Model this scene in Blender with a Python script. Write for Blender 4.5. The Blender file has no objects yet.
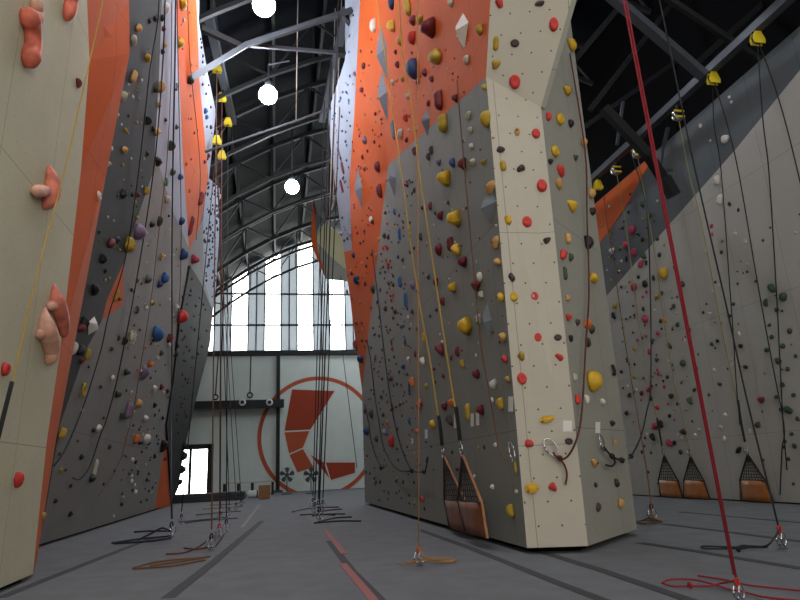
import bpy, bmesh, math, random
from mathutils import Vector, Matrix
from mathutils.bvhtree import BVHTree
import mathutils.geometry as geo
R = random.Random(7)
C = bpy.context.scene.collection
sc = bpy.context.scene

# ------------------------------------------------------------------ camera
F = 625.0; H = 0.9
def nrm(v): return v.normalized()
_Y = nrm(Vector((-123, -176, F)))                     # lane direction in camera axes (right, up, forward)
_Z = nrm(Vector((-108, (123*108+F*F)/176.0, F))); _Z = nrm(_Z - _Y*_Z.dot(_Y))
_X = Vector((_Z.y*_Y.z-_Z.z*_Y.y, _Z.z*_Y.x-_Z.x*_Y.z, _Z.x*_Y.y-_Z.y*_Y.x))
CAM = Vector((0, 0, H))
def ray(x, y):
    d = Vector((x-400, 300-y, F)); return Vector((_X.dot(d), _Y.dot(d), _Z.dot(d)))
def onz(x, y, z=0.0):
    d = ray(x, y); return CAM + d*((z-H)/d.z)
def ony(x, y, Y):
    d = ray(x, y); return CAM + d*(Y/d.y)
def onx(x, y, X):
    d = ray(x, y); return CAM + d*(X/d.x)
def onp(x, y, pl, off=0.0):
    p, n = pl; d = ray(x, y); return CAM + d*((p + n*off - CAM).dot(n)/d.dot(n))
def plane(a, b, c, toward=CAM):
    n = nrm((b-a).cross(c-a))
    if n.dot(toward-a) < 0: n = -n
    return a, n
def proj(p):
    d = p-CAM; c = _X*d.x + _Y*d.y + _Z*d.z
    return 400+F*c.x/c.z, 300-F*c.y/c.z
cd = bpy.data.cameras.new('camera'); cam = bpy.data.objects.new('camera', cd); C.objects.link(cam)
cd.sensor_fit = 'HORIZONTAL'; cd.sensor_width = 36; cd.lens = F*36/800; cd.clip_end = 300
right = Vector((_X.x, _Y.x, _Z.x)); up = Vector((_X.y, _Y.y, _Z.y)); fw = Vector((_X.z, _Y.z, _Z.z))
m = Matrix((right, up, -fw)).transposed().to_4x4(); m.translation = CAM; cam.matrix_world = m
sc.camera = cam

# ------------------------------------------------------------------ materials
def lin(c):
    return tuple((v/255/12.92 if v/255 <= .04045 else ((v/255+.055)/1.055)**2.4) for v in c) + (1,)
MATS = {}
def mat(name, col, rough=.6, metal=0.0, noise=0.0, nscale=8.0, emit=None, bump=0.0, bscale=60.0):
    if name in MATS: return MATS[name]
    m = bpy.data.materials.new(name); m.use_nodes = True; nt = m.node_tree; b = nt.nodes['Principled BSDF']
    b.inputs['Base Color'].default_value = lin(col); b.inputs['Roughness'].default_value = rough; b.inputs['Metallic'].default_value = metal
    if noise or bump:
        tc = nt.nodes.new('ShaderNodeTexCoord')
    if noise:
        nz = nt.nodes.new('ShaderNodeTexNoise'); nz.inputs['Scale'].default_value = nscale; nz.inputs['Detail'].default_value = 5
        mr = nt.nodes.new('ShaderNodeMapRange'); mr.inputs['From Min'].default_value = .3; mr.inputs['From Max'].default_value = .7
        mr.inputs['To Min'].default_value = 1-noise; mr.inputs['To Max'].default_value = 1+noise
        mx = nt.nodes.new('ShaderNodeVectorMath'); mx.operation = 'SCALE'; mx.inputs[0].default_value = lin(col)[:3]
        nt.links.new(tc.outputs['Object'], nz.inputs['Vector']); nt.links.new(nz.outputs['Fac'], mr.inputs['Value'])
        nt.links.new(mr.outputs[0], mx.inputs['Scale']); nt.links.new(mx.outputs[0], b.inputs['Base Color'])
    if bump:
        n2 = nt.nodes.new('ShaderNodeTexNoise'); n2.inputs['Scale'].default_value = bscale; n2.inputs['Detail'].default_value = 3
        bp = nt.nodes.new('ShaderNodeBump'); bp.inputs['Strength'].default_value = bump; bp.inputs['Distance'].default_value = .01
        nt.links.new(tc.outputs['Object'], n2.inputs['Vector']); nt.links.new(n2.outputs['Fac'], bp.inputs['Height']); nt.links.new(bp.outputs[0], b.inputs['Normal'])
    if emit:
        b.inputs['Emission Color'].default_value = lin(col); b.inputs['Emission Strength'].default_value = emit
    MATS[name] = m; return m
def paint(name, col, rough=.75, dots=True, sx=1.22, sy=2.44, dot=.24, wear=.06, seam=.72, hr=.0065, hc=.6):
    """painted plywood climbing panel: T-nut holes and panel seams from the metric UV map"""
    if name in MATS: return MATS[name]
    m = mat(name, col, rough); m.node_tree.nodes['Principled BSDF'].inputs['Specular IOR Level'].default_value = .15; nt = m.node_tree; b = nt.nodes['Principled BSDF']; L = nt.links.new
    def math_(op, a, bb=None, c=None):
        n = nt.nodes.new('ShaderNodeMath'); n.operation = op
        for i, v in enumerate((a, bb, c)):
            if v is None: continue
            if isinstance(v, (int, float)): n.inputs[i].default_value = v
            else: L(v, n.inputs[i])
        return n.outputs[0]
    uv = nt.nodes.new('ShaderNodeUVMap'); uv.uv_map = 'UVMap'
    sp = nt.nodes.new('ShaderNodeSeparateXYZ'); L(uv.outputs[0], sp.inputs[0])
    u, v = sp.outputs[0], sp.outputs[1]
    # staggered rows of T-nuts
    row = math_('FLOOR', math_('DIVIDE', v, dot)); odd = math_('MULTIPLY', math_('PINGPONG', row, 1.0), .5)
    fu = math_('SUBTRACT', math_('FRACT', math_('ADD', math_('DIVIDE', u, dot), odd)), .5)
    fv = math_('SUBTRACT', math_('FRACT', math_('DIVIDE', v, dot)), .5)
    r = math_('MULTIPLY', math_('SQRT', math_('ADD', math_('MULTIPLY', fu, fu), math_('MULTIPLY', fv, fv))), dot)
    hole = math_('LESS_THAN', r, hr)
    su = math_('LESS_THAN', math_('ABSOLUTE', math_('SUBTRACT', math_('FRACT', math_('DIVIDE', u, sx)), .5)), .0035/sx*1.2)
    sv = math_('LESS_THAN', math_('ABSOLUTE', math_('SUBTRACT', math_('FRACT', math_('DIVIDE', v, sy)), .5)), .0035/sy*1.2)
    seamv = math_('MAXIMUM', su, sv)
    nz = nt.nodes.new('ShaderNodeTexNoise'); nz.inputs['Scale'].default_value = 1.3; nz.inputs['Detail'].default_value = 6; L(uv.outputs[0], nz.inputs['Vector'])
    n2 = nt.nodes.new('ShaderNodeTexNoise'); n2.inputs['Scale'].default_value = 14; n2.inputs['Detail'].default_value = 4; L(uv.outputs[0], n2.inputs['Vector'])
    w = math_('ADD', math_('MULTIPLY', math_('SUBTRACT', nz.outputs['Fac'], .5), wear*3), math_('MULTIPLY', math_('SUBTRACT', n2.outputs['Fac'], .5), wear*1.2))
    k = math_('ADD', 1.0, w)
    k = math_('MULTIPLY', k, math_('SUBTRACT', 1.0, math_('MULTIPLY', seamv, 1-seam*.75)))
    if dots: k = math_('MULTIPLY', k, math_('SUBTRACT', 1.0, math_('MULTIPLY', hole, hc)))
    mx = nt.nodes.new('ShaderNodeVectorMath'); mx.operation = 'SCALE'; mx.inputs[0].default_value = lin(col)[:3]
    L(k, mx.inputs['Scale']); L(mx.outputs[0], b.inputs['Base Color'])
    return m

# ------------------------------------------------------------------ mesh helpers
def link(name, me, parent=None):
    o = bpy.data.objects.new(name, me); C.objects.link(o)
    if parent: o.parent = parent
    return o
def tag(o, label=None, cat=None, group=None, kind=None):
    if label: o['label'] = label
    if cat: o['category'] = cat
    if group: o['group'] = group
    if kind: o['kind'] = kind
    return o
def empty(name, loc, label, cat, group=None, kind=None):
    o = link(name, None); o.location = loc; o.empty_display_size = .1; return tag(o, label, cat, group, kind)
def obj(name, bm, m, parent=None, smooth=False):
    me = bpy.data.meshes.new(name); bm.normal_update(); bm.to_mesh(me); bm.free()
    for x in (m if isinstance(m, (list, tuple)) else [m]): me.materials.append(x)
    if smooth:
        for p in me.polygons: p.use_smooth = True
    o = link(name, me, parent)
    if parent: o.matrix_parent_inverse = Matrix.Translation(-parent.location)
    return o
def box(bm, a, b):
    x0, y0, z0 = a; x1, y1, z1 = b
    v = [bm.verts.new((x, y, z)) for z in (z0, z1) for y in (y0, y1) for x in (x0, x1)]
    for f in ((0,2,3,1), (4,5,7,6), (0,1,5,4), (2,6,7,3), (0,4,6,2), (1,3,7,5)): bm.faces.new([v[i] for i in f])
def prism(bm, pts, n, t):
    """solid plate: polygon pts on its visible side, t thick away from n"""
    n = n.normalized(); top = [bm.verts.new(p) for p in pts]; bot = [bm.verts.new(p-n*t) for p in pts]
    a = geo.normal(pts) if len(pts) > 2 else n
    if a.dot(n) < 0: top.reverse(); bot.reverse()
    f = bm.faces.new(top); bm.faces.new(list(reversed(bot))); k = len(top)
    for i in range(k): bm.faces.new((top[i], bot[i], bot[(i+1) % k], top[(i+1) % k]))
    return f
def tube(bm, pts, r, seg=6, cap=True):
    pts = [Vector(p) for p in pts]; rings = []
    prev = None
    for i, p in enumerate(pts):
        t = (pts[min(i+1, len(pts)-1)] - pts[max(i-1, 0)])
        if t.length < 1e-9: t = Vector((0, 0, 1))
        t.normalize()
        a = prev if prev is not None else (Vector((1, 0, 0)) if abs(t.x) < .9 else Vector((0, 1, 0)))
        a = (a - t*a.dot(t)).normalized(); prev = a; b = t.cross(a)
        rr = r[i] if isinstance(r, (list, tuple)) else r
        rings.append([bm.verts.new(p + (a*math.cos(q) + b*math.sin(q))*rr) for q in (2*math.pi*k/seg for k in range(seg))])
    for u, v in zip(rings, rings[1:]):
        for k in range(seg): bm.faces.new((u[k], u[(k+1) % seg], v[(k+1) % seg], v[k]))
    if cap: bm.faces.new(list(reversed(rings[0]))); bm.faces.new(rings[-1])
def bar(bm, a, b, w, h, upv=Vector((0, 0, 1))):
    a, b = Vector(a), Vector(b); t = (b-a).normalized(); s = t.cross(upv)
    if s.length < 1e-4: s = t.cross(Vector((1, 0, 0)))
    s.normalize(); u = s.cross(t)
    q = [(-1, -1), (1, -1), (1, 1), (-1, 1)]
    v0 = [bm.verts.new(a + s*x*w/2 + u*y*h/2) for x, y in q]; v1 = [bm.verts.new(b + s*x*w/2 + u*y*h/2) for x, y in q]
    for i in range(4): bm.faces.new((v0[i], v0[(i+1) % 4], v1[(i+1) % 4], v1[i]))
    bm.faces.new(list(reversed(v0))); bm.faces.new(v1)
def lathe(bm, prof, c, seg=20, ax=None):
    rings = []
    c = Vector(c); ax = (ax or Vector((0, 0, 1))).normalized(); a = ax.orthogonal().normalized(); b = ax.cross(a)
    for r, z in prof:
        rings.append([bm.verts.new(c + ax*z + (a*math.cos(q)+b*math.sin(q))*max(r, 1e-4)) for q in (2*math.pi*k/seg for k in range(seg))])
    for u, v in zip(rings, rings[1:]):
        for k in range(seg): bm.faces.new((u[k], u[(k+1) % seg], v[(k+1) % seg], v[k]))
    bm.faces.new(list(reversed(rings[0]))); bm.faces.new(rings[-1])
def torus(bm, c, ax, R1, r, seg=20, s2=6, sq=1.0, up=None):
    c = Vector(c); ax = ax.normalized()
    a = (up - ax*up.dot(ax)).normalized() if up else ax.orthogonal().normalized(); b = ax.cross(a)
    rings = []
    for i in range(seg):
        q = 2*math.pi*i/seg; d = a*math.cos(q) + b*math.sin(q)*sq
        o = c + d*R1; dn = d.normalized()
        rings.append([bm.verts.new(o + (dn*math.cos(p)+ax*math.sin(p))*r) for p in (2*math.pi*k/s2 for k in range(s2))])
    for i in range(seg):
        u, v = rings[i], rings[(i+1) % seg]
        for k in range(s2): bm.faces.new((u[k], v[k], v[(k+1) % s2], u[(k+1) % s2]))
def spline(pts, n=6):
    """Catmull-Rom through the points"""
    P = [Vector(p) for p in pts]
    if len(P) < 3: return P
    out = []
    for i in range(len(P)-1):
        p0 = P[max(i-1, 0)]; p1 = P[i]; p2 = P[i+1]; p3 = P[min(i+2, len(P)-1)]
        for k in range(n):
            t = k/n
            out.append(.5*((2*p1) + (p2-p0)*t + (2*p0-5*p1+4*p2-p3)*t*t + (3*p1-p0-3*p2+p3)*t**3))
    out.append(P[-1]); return out
BM = bmesh.new

# ------------------------------------------------------------------ palette
cream = paint('cream panel paint', (190, 183, 168), dot=.24, wear=.05, hr=.0105, hc=.82)
cream2 = paint('cream wall paint', (202, 198, 170), dot=.2, wear=.08, hr=.0055)
orange = paint('orange panel paint', (204, 94, 42), wear=.05)
grey = paint('grey panel paint', (134, 134, 127), wear=.06)  # tower grey toned darker: the lane side's weaker light is in the colour
greyr = paint('lit grey panel paint', (152, 151, 141), wear=.06)  # same tower grey kept lighter, as the right face is better lit
pale = paint('pale grey panel paint', (188, 183, 176), wear=.06, dots=False)
greyl = paint('left wall grey paint', (136, 135, 132), wear=.06)
dark = paint('shaded charcoal paint', (62, 65, 64), wear=.06)  # dark grey paint with the facet's shadow put into the colour
slate = paint('slate panel paint', (100, 104, 107), wear=.07)
white = paint('lit white panel paint', (160, 167, 180), wear=.05)  # white with the bluish lamp light on the strips put into the colour
pillar_m = paint('dark pillar paint', (44, 44, 44), wear=.08)
black = mat('black steel', (9, 9, 11), .6)
blackp = mat('black wall paint', (8, 8, 9), .8)
roof_m = mat('dark roof sheet', (5, 6, 11), .55, noise=.3, nscale=.8)
steel = mat('galvanised steel', (74, 78, 84), .5, .4)
roof_m.node_tree.nodes['Principled BSDF'].inputs['Specular IOR Level'].default_value = .04
blackp.node_tree.nodes['Principled BSDF'].inputs['Specular IOR Level'].default_value = .03
dsteel = mat('dark painted steel', (11, 12, 14), .6)
chrome = mat('chrome', (200, 200, 205), .22, 1.0)
rubber = mat('black rubber', (18, 18, 19), .7)
# ------------------------------------------------------------------ climbing walls: faceted, solid panels
FAC = []                                   # (zone, points, plane)
def facet(name, zone, pts, pl, m, parent, t=.06):
    p, n = pl
    up_ = Vector((0, 0, 1)); v = (up_ - n*up_.dot(n)).normalized(); u = v.cross(n)
    bm = BM(); uvl = bm.loops.layers.uv.new('UVMap'); prism(bm, pts, n, t)
    for f in bm.faces:
        for lp in f.loops:
            q = lp.vert.co; lp[uvl].uv = (q.dot(u)+100.13, q.dot(v)+100)
    o = obj(name, bm, m, parent)
    FAC.append((zone, [Vector(q) for q in pts], pl)); return o
def lift(d, pl, k): return (pl[0]+pl[1]*k, pl[1])

# --- central tower
KZ = .065; B1 = onz(527, 548, KZ); B2 = onz(365, 502, KZ); FRt = onz(588, 546, KZ); RRt = onz(637, 529, KZ)
ZZ = Vector((0, 0, 1))
PG = plane(B1, B2, B1+ZZ); PR = plane(FRt, RRt, FRt+ZZ)
P1 = onp(486, 77, PG); P2 = onp(388, 165, PG); P3 = onp(362, 390, PG)
Q1 = onp(541, 107, PR); S1 = onp(571.5, 0, PR)
PF = plane(B1, FRt, Q1)
T1 = onp(491, 0, PG); PF2 = plane(P1, Q1, T1); S1 = onp(571.5, 0, PF2); K1 = onp(569.5, 0, PR)
T2 = onp(494, -60, PF2); S2 = onp(592, -60, PF2); K2 = onp(560, -60, PR)
E1 = ony(344, 252, B2.y+.02); PO2 = plane(P2, P3, E1)
U2 = onp(366, -60, PO2); PO1 = PG; PO1b = plane(T2, P2, U2)
tower = empty('climbing_tower', (B1+RRt)/2, 'free-standing climbing tower with cream front, grey flanks and orange upper side in the hall centre', 'climbing tower', kind='thing')

tw = 'of the central tower'
facet('side_panel', 'grey left tower side', [B1, B2, P3, P2, P1], PG, grey, tower)
facet('front_panel', 'cream tower front', [B1, FRt, Q1, P1], PF, cream, tower)
facet('upper_front_panel', 'cream tower front', [P1, Q1, S1, S2, T2], PF2, cream, tower)
facet('flank_panel', 'grey right tower face', [FRt, RRt, K2, K1, Q1], PR, greyr, tower)
facet('flank_wedge', 'grey right tower face', [Q1, K1, K2, S2, S1], plane(Q1, K2, S1), greyr, tower)
facet('orange_panel', 'orange left tower side', [P1, P2, T2], plane(P1, P2, T2), orange, tower)
facet('orange_panel', 'orange left tower side', [T2, P2, U2], PO1b, orange, tower)
O2e = [onp(349.5, 180, PO2), onp(354, 120, PO2), onp(360, 0, PO2), onp(362, -60, PO2)]
facet('overhang_panel', 'orange left tower side', [P2, P3, E1]+[onp(352, 250, PO2)]+O2e+[U2], PO2, orange, tower)
PW = plane(onp(349.5, 180, PO2), onp(358, -60, PO2), ony(331, 150, 19.0*(1-KZ/H)))
facet('white_panel', 'white tower edge', [onp(x, y, PW) for x, y in ((352, 250), (349.5, 180), (354, 120), (360, 0), (362, -60), (350, -60), (345, 0), (345, 60), (328, 112), (331, 150), (337, 200), (344, 252))], PW, white, tower)
# back and far sides that close the block
bx = 5.2; bk = [Vector((RRt.x+.35, B2.y, 0)), Vector((RRt.x+.35, B2.y, 9))]
PB = (RRt, Vector((1, 0, 0)))
bm = BM(); prism(bm, [RRt, bk[0], bk[1], Vector((K2.x, K2.y, K2.z))], Vector((1, -.05, 0)), .06); obj('back_panel', bm, greyr, tower)
bm = BM(); prism(bm, [bk[0], B2, P3, bk[1]], Vector((0, 1, 0)), .06); obj('end_panel', bm, grey, tower)
bm = BM()
kk = [B1+Vector((.12, .18, 0)), FRt+Vector((0, .2, 0)), RRt+Vector((-.22, .12, 0)), bk[0]+Vector((-.2, -.2, 0)), B2+Vector((.1, -.2, 0))]
prism(bm, kk, Vector((0, 0, 1)), KZ-.001); obj('kick_base', bm, blackp, tower)  # recessed base, coloured black for the shadow gap under the panels

# --- left wall: leaning outwards over the lane
a = onz(38.5, 544.5, .05); b = onz(155, 509, .05)
d = (b-a).normalized(); PLz = nrm(Vector((0, 0, 1)))
PL = plane(a, b, a + Vector((.16, 0, 1)))
def L(*xy): return [onp(x, y, PL) for x, y in xy]
lw = empty('climbing_wall', a, 'leaning left climbing wall in grey, white and orange strips beyond the cream wall', 'climbing wall', kind='thing')
facet('dark_panel', 'dark grey left wall', L((162, 0), (159, 75), (154, 170), (126, 250), (124, 262), (107, 300), (102, 320), (86, 350), (60, 425), (44, 520), (38, 545), (30, 545), (70, 200), (90, 0), (92, -60), (163, -60)), PL, dark, lw)
facet('orange_patch', 'dark grey left wall', L((124, 262), (123, 305), (102, 320), (107, 300)), PL, orange, lw)
facet('grey_panel', 'grey left wall', L((38, 545), (44, 520), (60, 425), (86, 350), (102, 320), (123, 305), (124, 262), (126, 250), (154, 170), (157, 158), (172, 209), (189, 248), (188, 265), (180, 320), (174, 380), (167, 425), (155, 509)), PL, greyl, lw)
facet('white_panel', 'white strip of left wall', L((162, 0), (163, -60), (173, -60), (175.5, 0), (183, 160), (189, 248), (172, 209), (157, 158), (154, 170), (159, 75)), PL, white, lw)
facet('orange_strip', 'orange strip of left wall', L((175.5, 0), (173, -60), (195, -60), (196.5, 0), (199.5, 81), (208.5, 178), (205, 200), (200, 225), (190, 250), (189, 248), (183, 160)), PL, orange, lw)
facet('white_panel', 'far white strip of left wall', L((195, -60), (200, -60), (199, 22), (207, 69), (216, 112), (212, 150), (209, 178), (208.5, 178), (199.5, 81), (196.5, 0)), PL, white, lw)
facet('white_panel', 'far white strip of left wall', L((208.5, 178), (209, 178), (219.5, 188), (219, 240), (216, 285), (213, 312), (204, 280), (203, 220), (205, 200)), PL, white, lw)
facet('grey_panel', 'grey left wall', L((190, 250), (200, 225), (203, 220), (204, 280), (213, 312), (202, 285), (190.5, 267), (188, 265), (189, 248)), PL, greyl, lw)
facet('orange_base', 'orange foot of left wall', L((167, 425), (155, 509), (170, 506), (173, 470)), PL, orange, lw)
PD = lift(None, PL, .05)
def D(*xy): return [onp(x, y, PD) for x, y in xy]
facet('dark_pillar', 'dark pillar of left wall', D((190.5, 266), (202, 285), (213, 312), (210, 344), (195, 404), (185, 446), (181, 470), (179, 486), (172, 503), (167, 425), (174, 380), (180, 320)), PD, pillar_m, lw, .3)
bm = BM(); prism(bm, [a+Vector((-.1, -1.5, 0)), b+Vector((-.1, 2.6, 0)), b+Vector((-.5, 2.6, 0)), a+Vector((-.5, -1.5, 0))], ZZ, .049); obj('kick_base', bm, blackp, lw)

# --- near left wall, cream with an orange return
n0 = onz(0, 583, .05); n1 = onz(33, 574, .05)
edge = [(33, 574), (40.5, 500), (47, 440), (61, 345), (81, 170), (89.5, 60), (87, 0), (85, -60)]
PC = plane(n1, n1+Vector((.01, -1, 0)), ony(81, 170, n1.y))
nl = empty('climbing_wall', n1, 'cream climbing wall at near left with an orange corner strip', 'climbing wall', kind='thing')
ce = [onp(x, y, PC) for x, y in edge]
lo = n1 + (n1-n0).normalized()*-6; lo.z = .05
hi = Vector((ce[-1].x, lo.y, ce[-1].z)); hi = Vector(hi) ; hi = hi - PC[1]*((hi-PC[0]).dot(PC[1]))
lo = lo - PC[1]*((lo-PC[0]).dot(PC[1]))
facet('cream_panel', 'cream near left wall', [lo]+ce+[hi], PC, cream2, nl)
oe = [(37, 558), (56, 440), (79, 320), (107, 170), (129.6, 54), (129, 0), (128, -60)]
YO = n1.y+.85
oz = [ony(x, y, YO) for x, y in oe]
POr = plane(ce[1], oz[1], oz[4])
oz.insert(1, (oz[0]+oz[1])/2)
for i in range(7):
    q = [ce[i], ce[i+1], oz[i+1], oz[i]]
    FAC.append(('orange corner of near left wall', q, plane(q[0], q[1], q[2])))
bm = BM(); uvl = bm.loops.layers.uv.new('UVMap')
r0 = [bm.verts.new(p) for p in ce]; r1 = [bm.verts.new(p) for p in oz]; bo = Vector((-.05, 0, 0))
r2 = [bm.verts.new(p+bo) for p in oz]; r3 = [bm.verts.new(p+bo) for p in ce]
for i in range(7):
    bm.faces.new((r0[i], r1[i], r1[i+1], r0[i+1])); bm.faces.new((r1[i], r2[i], r2[i+1], r1[i+1])); bm.faces.new((r2[i], r3[i], r3[i+1], r2[i+1])); bm.faces.new((r3[i], r0[i], r0[i+1], r3[i+1]))
bm.faces.new((r0[0], r3[0], r2[0], r1[0])); bm.faces.new((r0[7], r1[7], r2[7], r3[7]))
for f in bm.faces:
    for lp in f.loops: lp[uvl].uv = (lp.vert.co.y+50, lp.vert.co.z+50)
obj('orange_return', bm, orange, nl)
bm = BM(); prism(bm, [ce[0]+Vector((-.07, -.1, 0)), lo+Vector((-.07, 0, 0)), lo+Vector((-.4, 0, 0)), ce[0]+Vector((-.4, -.1, 0))], ZZ, .049); obj('kick_base', bm, blackp, nl)

# --- right wall
PRW = (Vector((9, 10, 0)), Vector((-1, 0, 0)))
def W(*xy): return [onp(x, y, PRW) for x, y in xy]
rw = empty('climbing_wall', (9, 10, 0), 'long pale grey right climbing wall with slate and orange upper bands', 'climbing wall', kind='thing')
g0, g1, g2 = W((610, 292), (735, 150), (800, 70))
t0, t1 = W((596, 203), (800, 26))
s_hi = (t1-t0)/(t1.y-t0.y)
def ext(p, q, y): return p + (q-p)*((y-p.y)/(q.y-p.y))
gX = Vector((9, 5.75, 8.13)); tN = Vector((9, 1, 8.16)); gF = ext(g1, g0, 24); tF = ext(t1, t0, 24)
facet('pale_panel', 'pale right wall', [Vector((9, 1, .03)), Vector((9, 24, .03)), gF, g0, g1, g2, gX, tN], PRW, pale, rw, .12)
orr = W((655, 153), (640, 180), (629, 200), (622, 212), (611, 228), (602, 240))
oFar = ext(orr[-2], orr[-1], 24)
facet('slate_panel', 'slate band of right wall', [gX, g2, g1, g0, gF, tF, t0, t1], PRW, slate, rw, .12)
PRO = lift(None, PRW, .012)
facet('orange_panel', 'orange corner of right wall', [onp(x, y, PRO) for x, y in ((655, 153), (640, 180), (629, 200), (622, 212), (611, 228), (602, 240))] + [oFar + Vector((-.012, 0, 0)), tF + Vector((-.012, 0, 0)), onp(596, 203, PRO)], PRO, orange, rw, .012)
bm = BM(); box(bm, (9.02, 1, 0), (9.3, 24, .03)); obj('kick_base', bm, rubber, rw)

# --- far climbing wall hanging under the roof
PHp = (Vector((2.6, 30, 0)), Vector((-.35, -.94, .0)).normalized())
def HW(*xy): return [onp(x, y, PHp) for x, y in xy]
hw = empty('climbing_wall', HW((330, 285))[0], 'far angular climbing wall with an orange edge hanging under the roof', 'climbing wall', kind='thing')
yel = paint('straw panel paint', (196, 192, 150))
facet('orange_edge', 'far wall', HW((313, 200), (311, 232), (312, 246), (325, 277), (324, 268), (317, 248), (315, 226), (317, 212)), PHp, orange, hw, .2)
facet('slate_panel', 'far wall', HW((313, 200), (317, 212), (326, 222), (322, 226), (317, 240), (315, 226)), PHp, slate, hw, .2)
facet('pale_panel', 'far wall', HW((322, 219), (346, 240), (350, 270), (344, 268), (330, 256), (317, 242), (317, 232)), PHp, yel, hw, .2)
facet('grey_panel', 'far wall', HW((317, 242), (330, 256), (344, 268), (352, 271), (352, 281), (325, 278), (324, 268), (317, 248)), PHp, greyr, hw, .2)

# rays onto the panels
_v, _f, _own = [], [], []
for i, (z, pts, pl) in enumerate(FAC):
    tri = geo.tessellate_polygon([pts])
    k = len(_v); _v += pts
    for t in tri: _f.append([k+q for q in t]); _own.append(i)
BV = BVHTree.FromPolygons(_v, _f)
def hit(x, y):
    d = ray(x, y).normalized(); h = BV.ray_cast(CAM, d)
    if h[0] is None: return None
    i = _own[h[2]]; return h[0], FAC[i][2], FAC[i][0]
# ------------------------------------------------------------------ building shell
YF = 38.0; YN = -6.0; XL, XR = -5.8, 10.6
def roofz(x): return 16.1 - .045*(x-5.7)**2
st = lambda name, bm, m, **k: tag(obj(name, bm, m, **k), kind='structure')
floor_m = mat('grey carpet mat', (108, 110, 114), .9, noise=.12, nscale=3.0, bump=.25, bscale=140)
bm = BM(); box(bm, (XL-.3, YN, -.2), (XR+.3, YF+.3, 0)); st('floor', bm, floor_m)
plaster = mat('plaster', (226, 236, 226), .8, noise=.04, nscale=1.5)
bm = BM(); box(bm, (XL-.3, YN, 0), (XL, YF, roofz(XL))); st('wall_left', bm, blackp)
bm = BM(); box(bm, (XR, YN, 0), (XR+.3, YF, roofz(XR))); st('wall_right', bm, blackp)
# roof: folded sheet along an arched profile
xs = [XL-.3 + i*(XR-XL+.6)/40 for i in range(41)]
bm = BM()
v0 = [bm.verts.new((x, YN, roofz(x))) for x in xs]; v1 = [bm.verts.new((x, YF+.3, roofz(x))) for x in xs]
w0 = [bm.verts.new((x, YN, roofz(x)+.15)) for x in xs]; w1 = [bm.verts.new((x, YF+.3, roofz(x)+.15)) for x in xs]
for i in range(40):
    bm.faces.new((v0[i], v0[i+1], v1[i+1], v1[i])); bm.faces.new((w0[i], w1[i], w1[i+1], w0[i+1]))
bm.faces.new(v0+w0[::-1]); bm.faces.new(v1[::-1]+w1)
st('ceiling', bm, roof_m)
# purlins and roof battens
for k, x in enumerate([-5, -3.4, -1.8, -.2, 1.4, 3.0, 4.6, 6.2, 7.8, 9.4]):
    bm = BM(); box(bm, (x-.05, YN, roofz(x)-.24), (x+.05, YF, roofz(x)-.02)); st('roof_purlin', bm, dsteel)
# arched trusses
for Y in [YF-.4, 34.5, 31, 27.5, 24, 20.5, 17, 13.5, 10, 6.5, 3, -1]:
    bm = BM(); tx = [XL+.1+i*(XR-XL-.2)/12 for i in range(13)]
    top = [Vector((x, Y, roofz(x)-.32)) for x in tx]; bot = [Vector((x, Y, roofz(x)-1.75)) for x in tx]
    for p, q in zip(top, top[1:]): bar(bm, p, q, .14, .16)
    for p, q in zip(bot, bot[1:]): bar(bm, p, q, .12, .12)
    for i in range(12):
        bar(bm, top[i], bot[i], .06, .06, Vector((0, 1, 0)))
        bar(bm, *((top[i], bot[i+1]) if i % 2 else (bot[i], top[i+1])), .06, .06, Vector((0, 1, 0)))
    st('roof_truss', bm, dsteel)
# far wall: plaster below, window strips above
zb = ony(280, 353, YF).z
def fx(x, y=400): return ony(x, y, YF).x
def fz(y, x=280): return ony(x, y, YF).z
def fp(x, y, dy=0.0): return ony(x, y, YF-dy)
dx0, dx1 = fx(170, 470), fx(213, 470); dz1 = fz(446, 200)
bm = BM()
box(bm, (XL, YF, 0), (dx0, YF+.3, zb)); box(bm, (dx1, YF, 0), (XR, YF+.3, zb)); box(bm, (dx0, YF, dz1), (dx1, YF+.3, zb))
st('wall_back', bm, plaster)
# door
bm = BM()
for x0, x1 in ((dx0, dx0+.12), (dx1-.32, dx1)): box(bm, (x0, YF-.08, 0), (x1, YF+.05, dz1))
box(bm, (dx0, YF-.08, dz1-.18), (dx1, YF+.05, dz1+.1)); mxd = fx(190, 470); box(bm, (mxd-.08, YF-.06, 0), (mxd+.08, YF+.05, dz1-.15))
box(bm, (dx0, YF-.06, 0), (dx1, YF+.05, .08))
d1 = st('door_1', bm, black)
glass = bpy.data.materials.new('window glass'); glass.use_nodes = True
nt = glass.node_tree; nt.nodes.clear(); out = nt.nodes.new('ShaderNodeOutputMaterial'); mixs = nt.nodes.new('ShaderNodeMixShader')
tr = nt.nodes.new('ShaderNodeBsdfTransparent'); gl = nt.nodes.new('ShaderNodeBsdfGlossy'); gl.inputs['Roughness'].default_value = .05
tr.inputs[0].default_value = (.92, .95, .95, 1); mixs.inputs[0].default_value = .06
nt.links.new(tr.outputs[0], mixs.inputs[1]); nt.links.new(gl.outputs[0], mixs.inputs[2]); nt.links.new(mixs.outputs[0], out.inputs[0])
bm = BM(); box(bm, (dx0+.1, YF+.005, .08), (mxd-.07, YF+.015, dz1-.16)); box(bm, (mxd+.07, YF+.005, .08), (dx1-.3, YF+.015, dz1-.16)); obj('pane', bm, glass, d1)
tint = glass.copy(); tint.name = 'dimming glass'; tint.node_tree.nodes['Transparent BSDF'].inputs[0].default_value = (.58, .57, .55, 1)  # tint added to dim the daylight entering behind the camera
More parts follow.
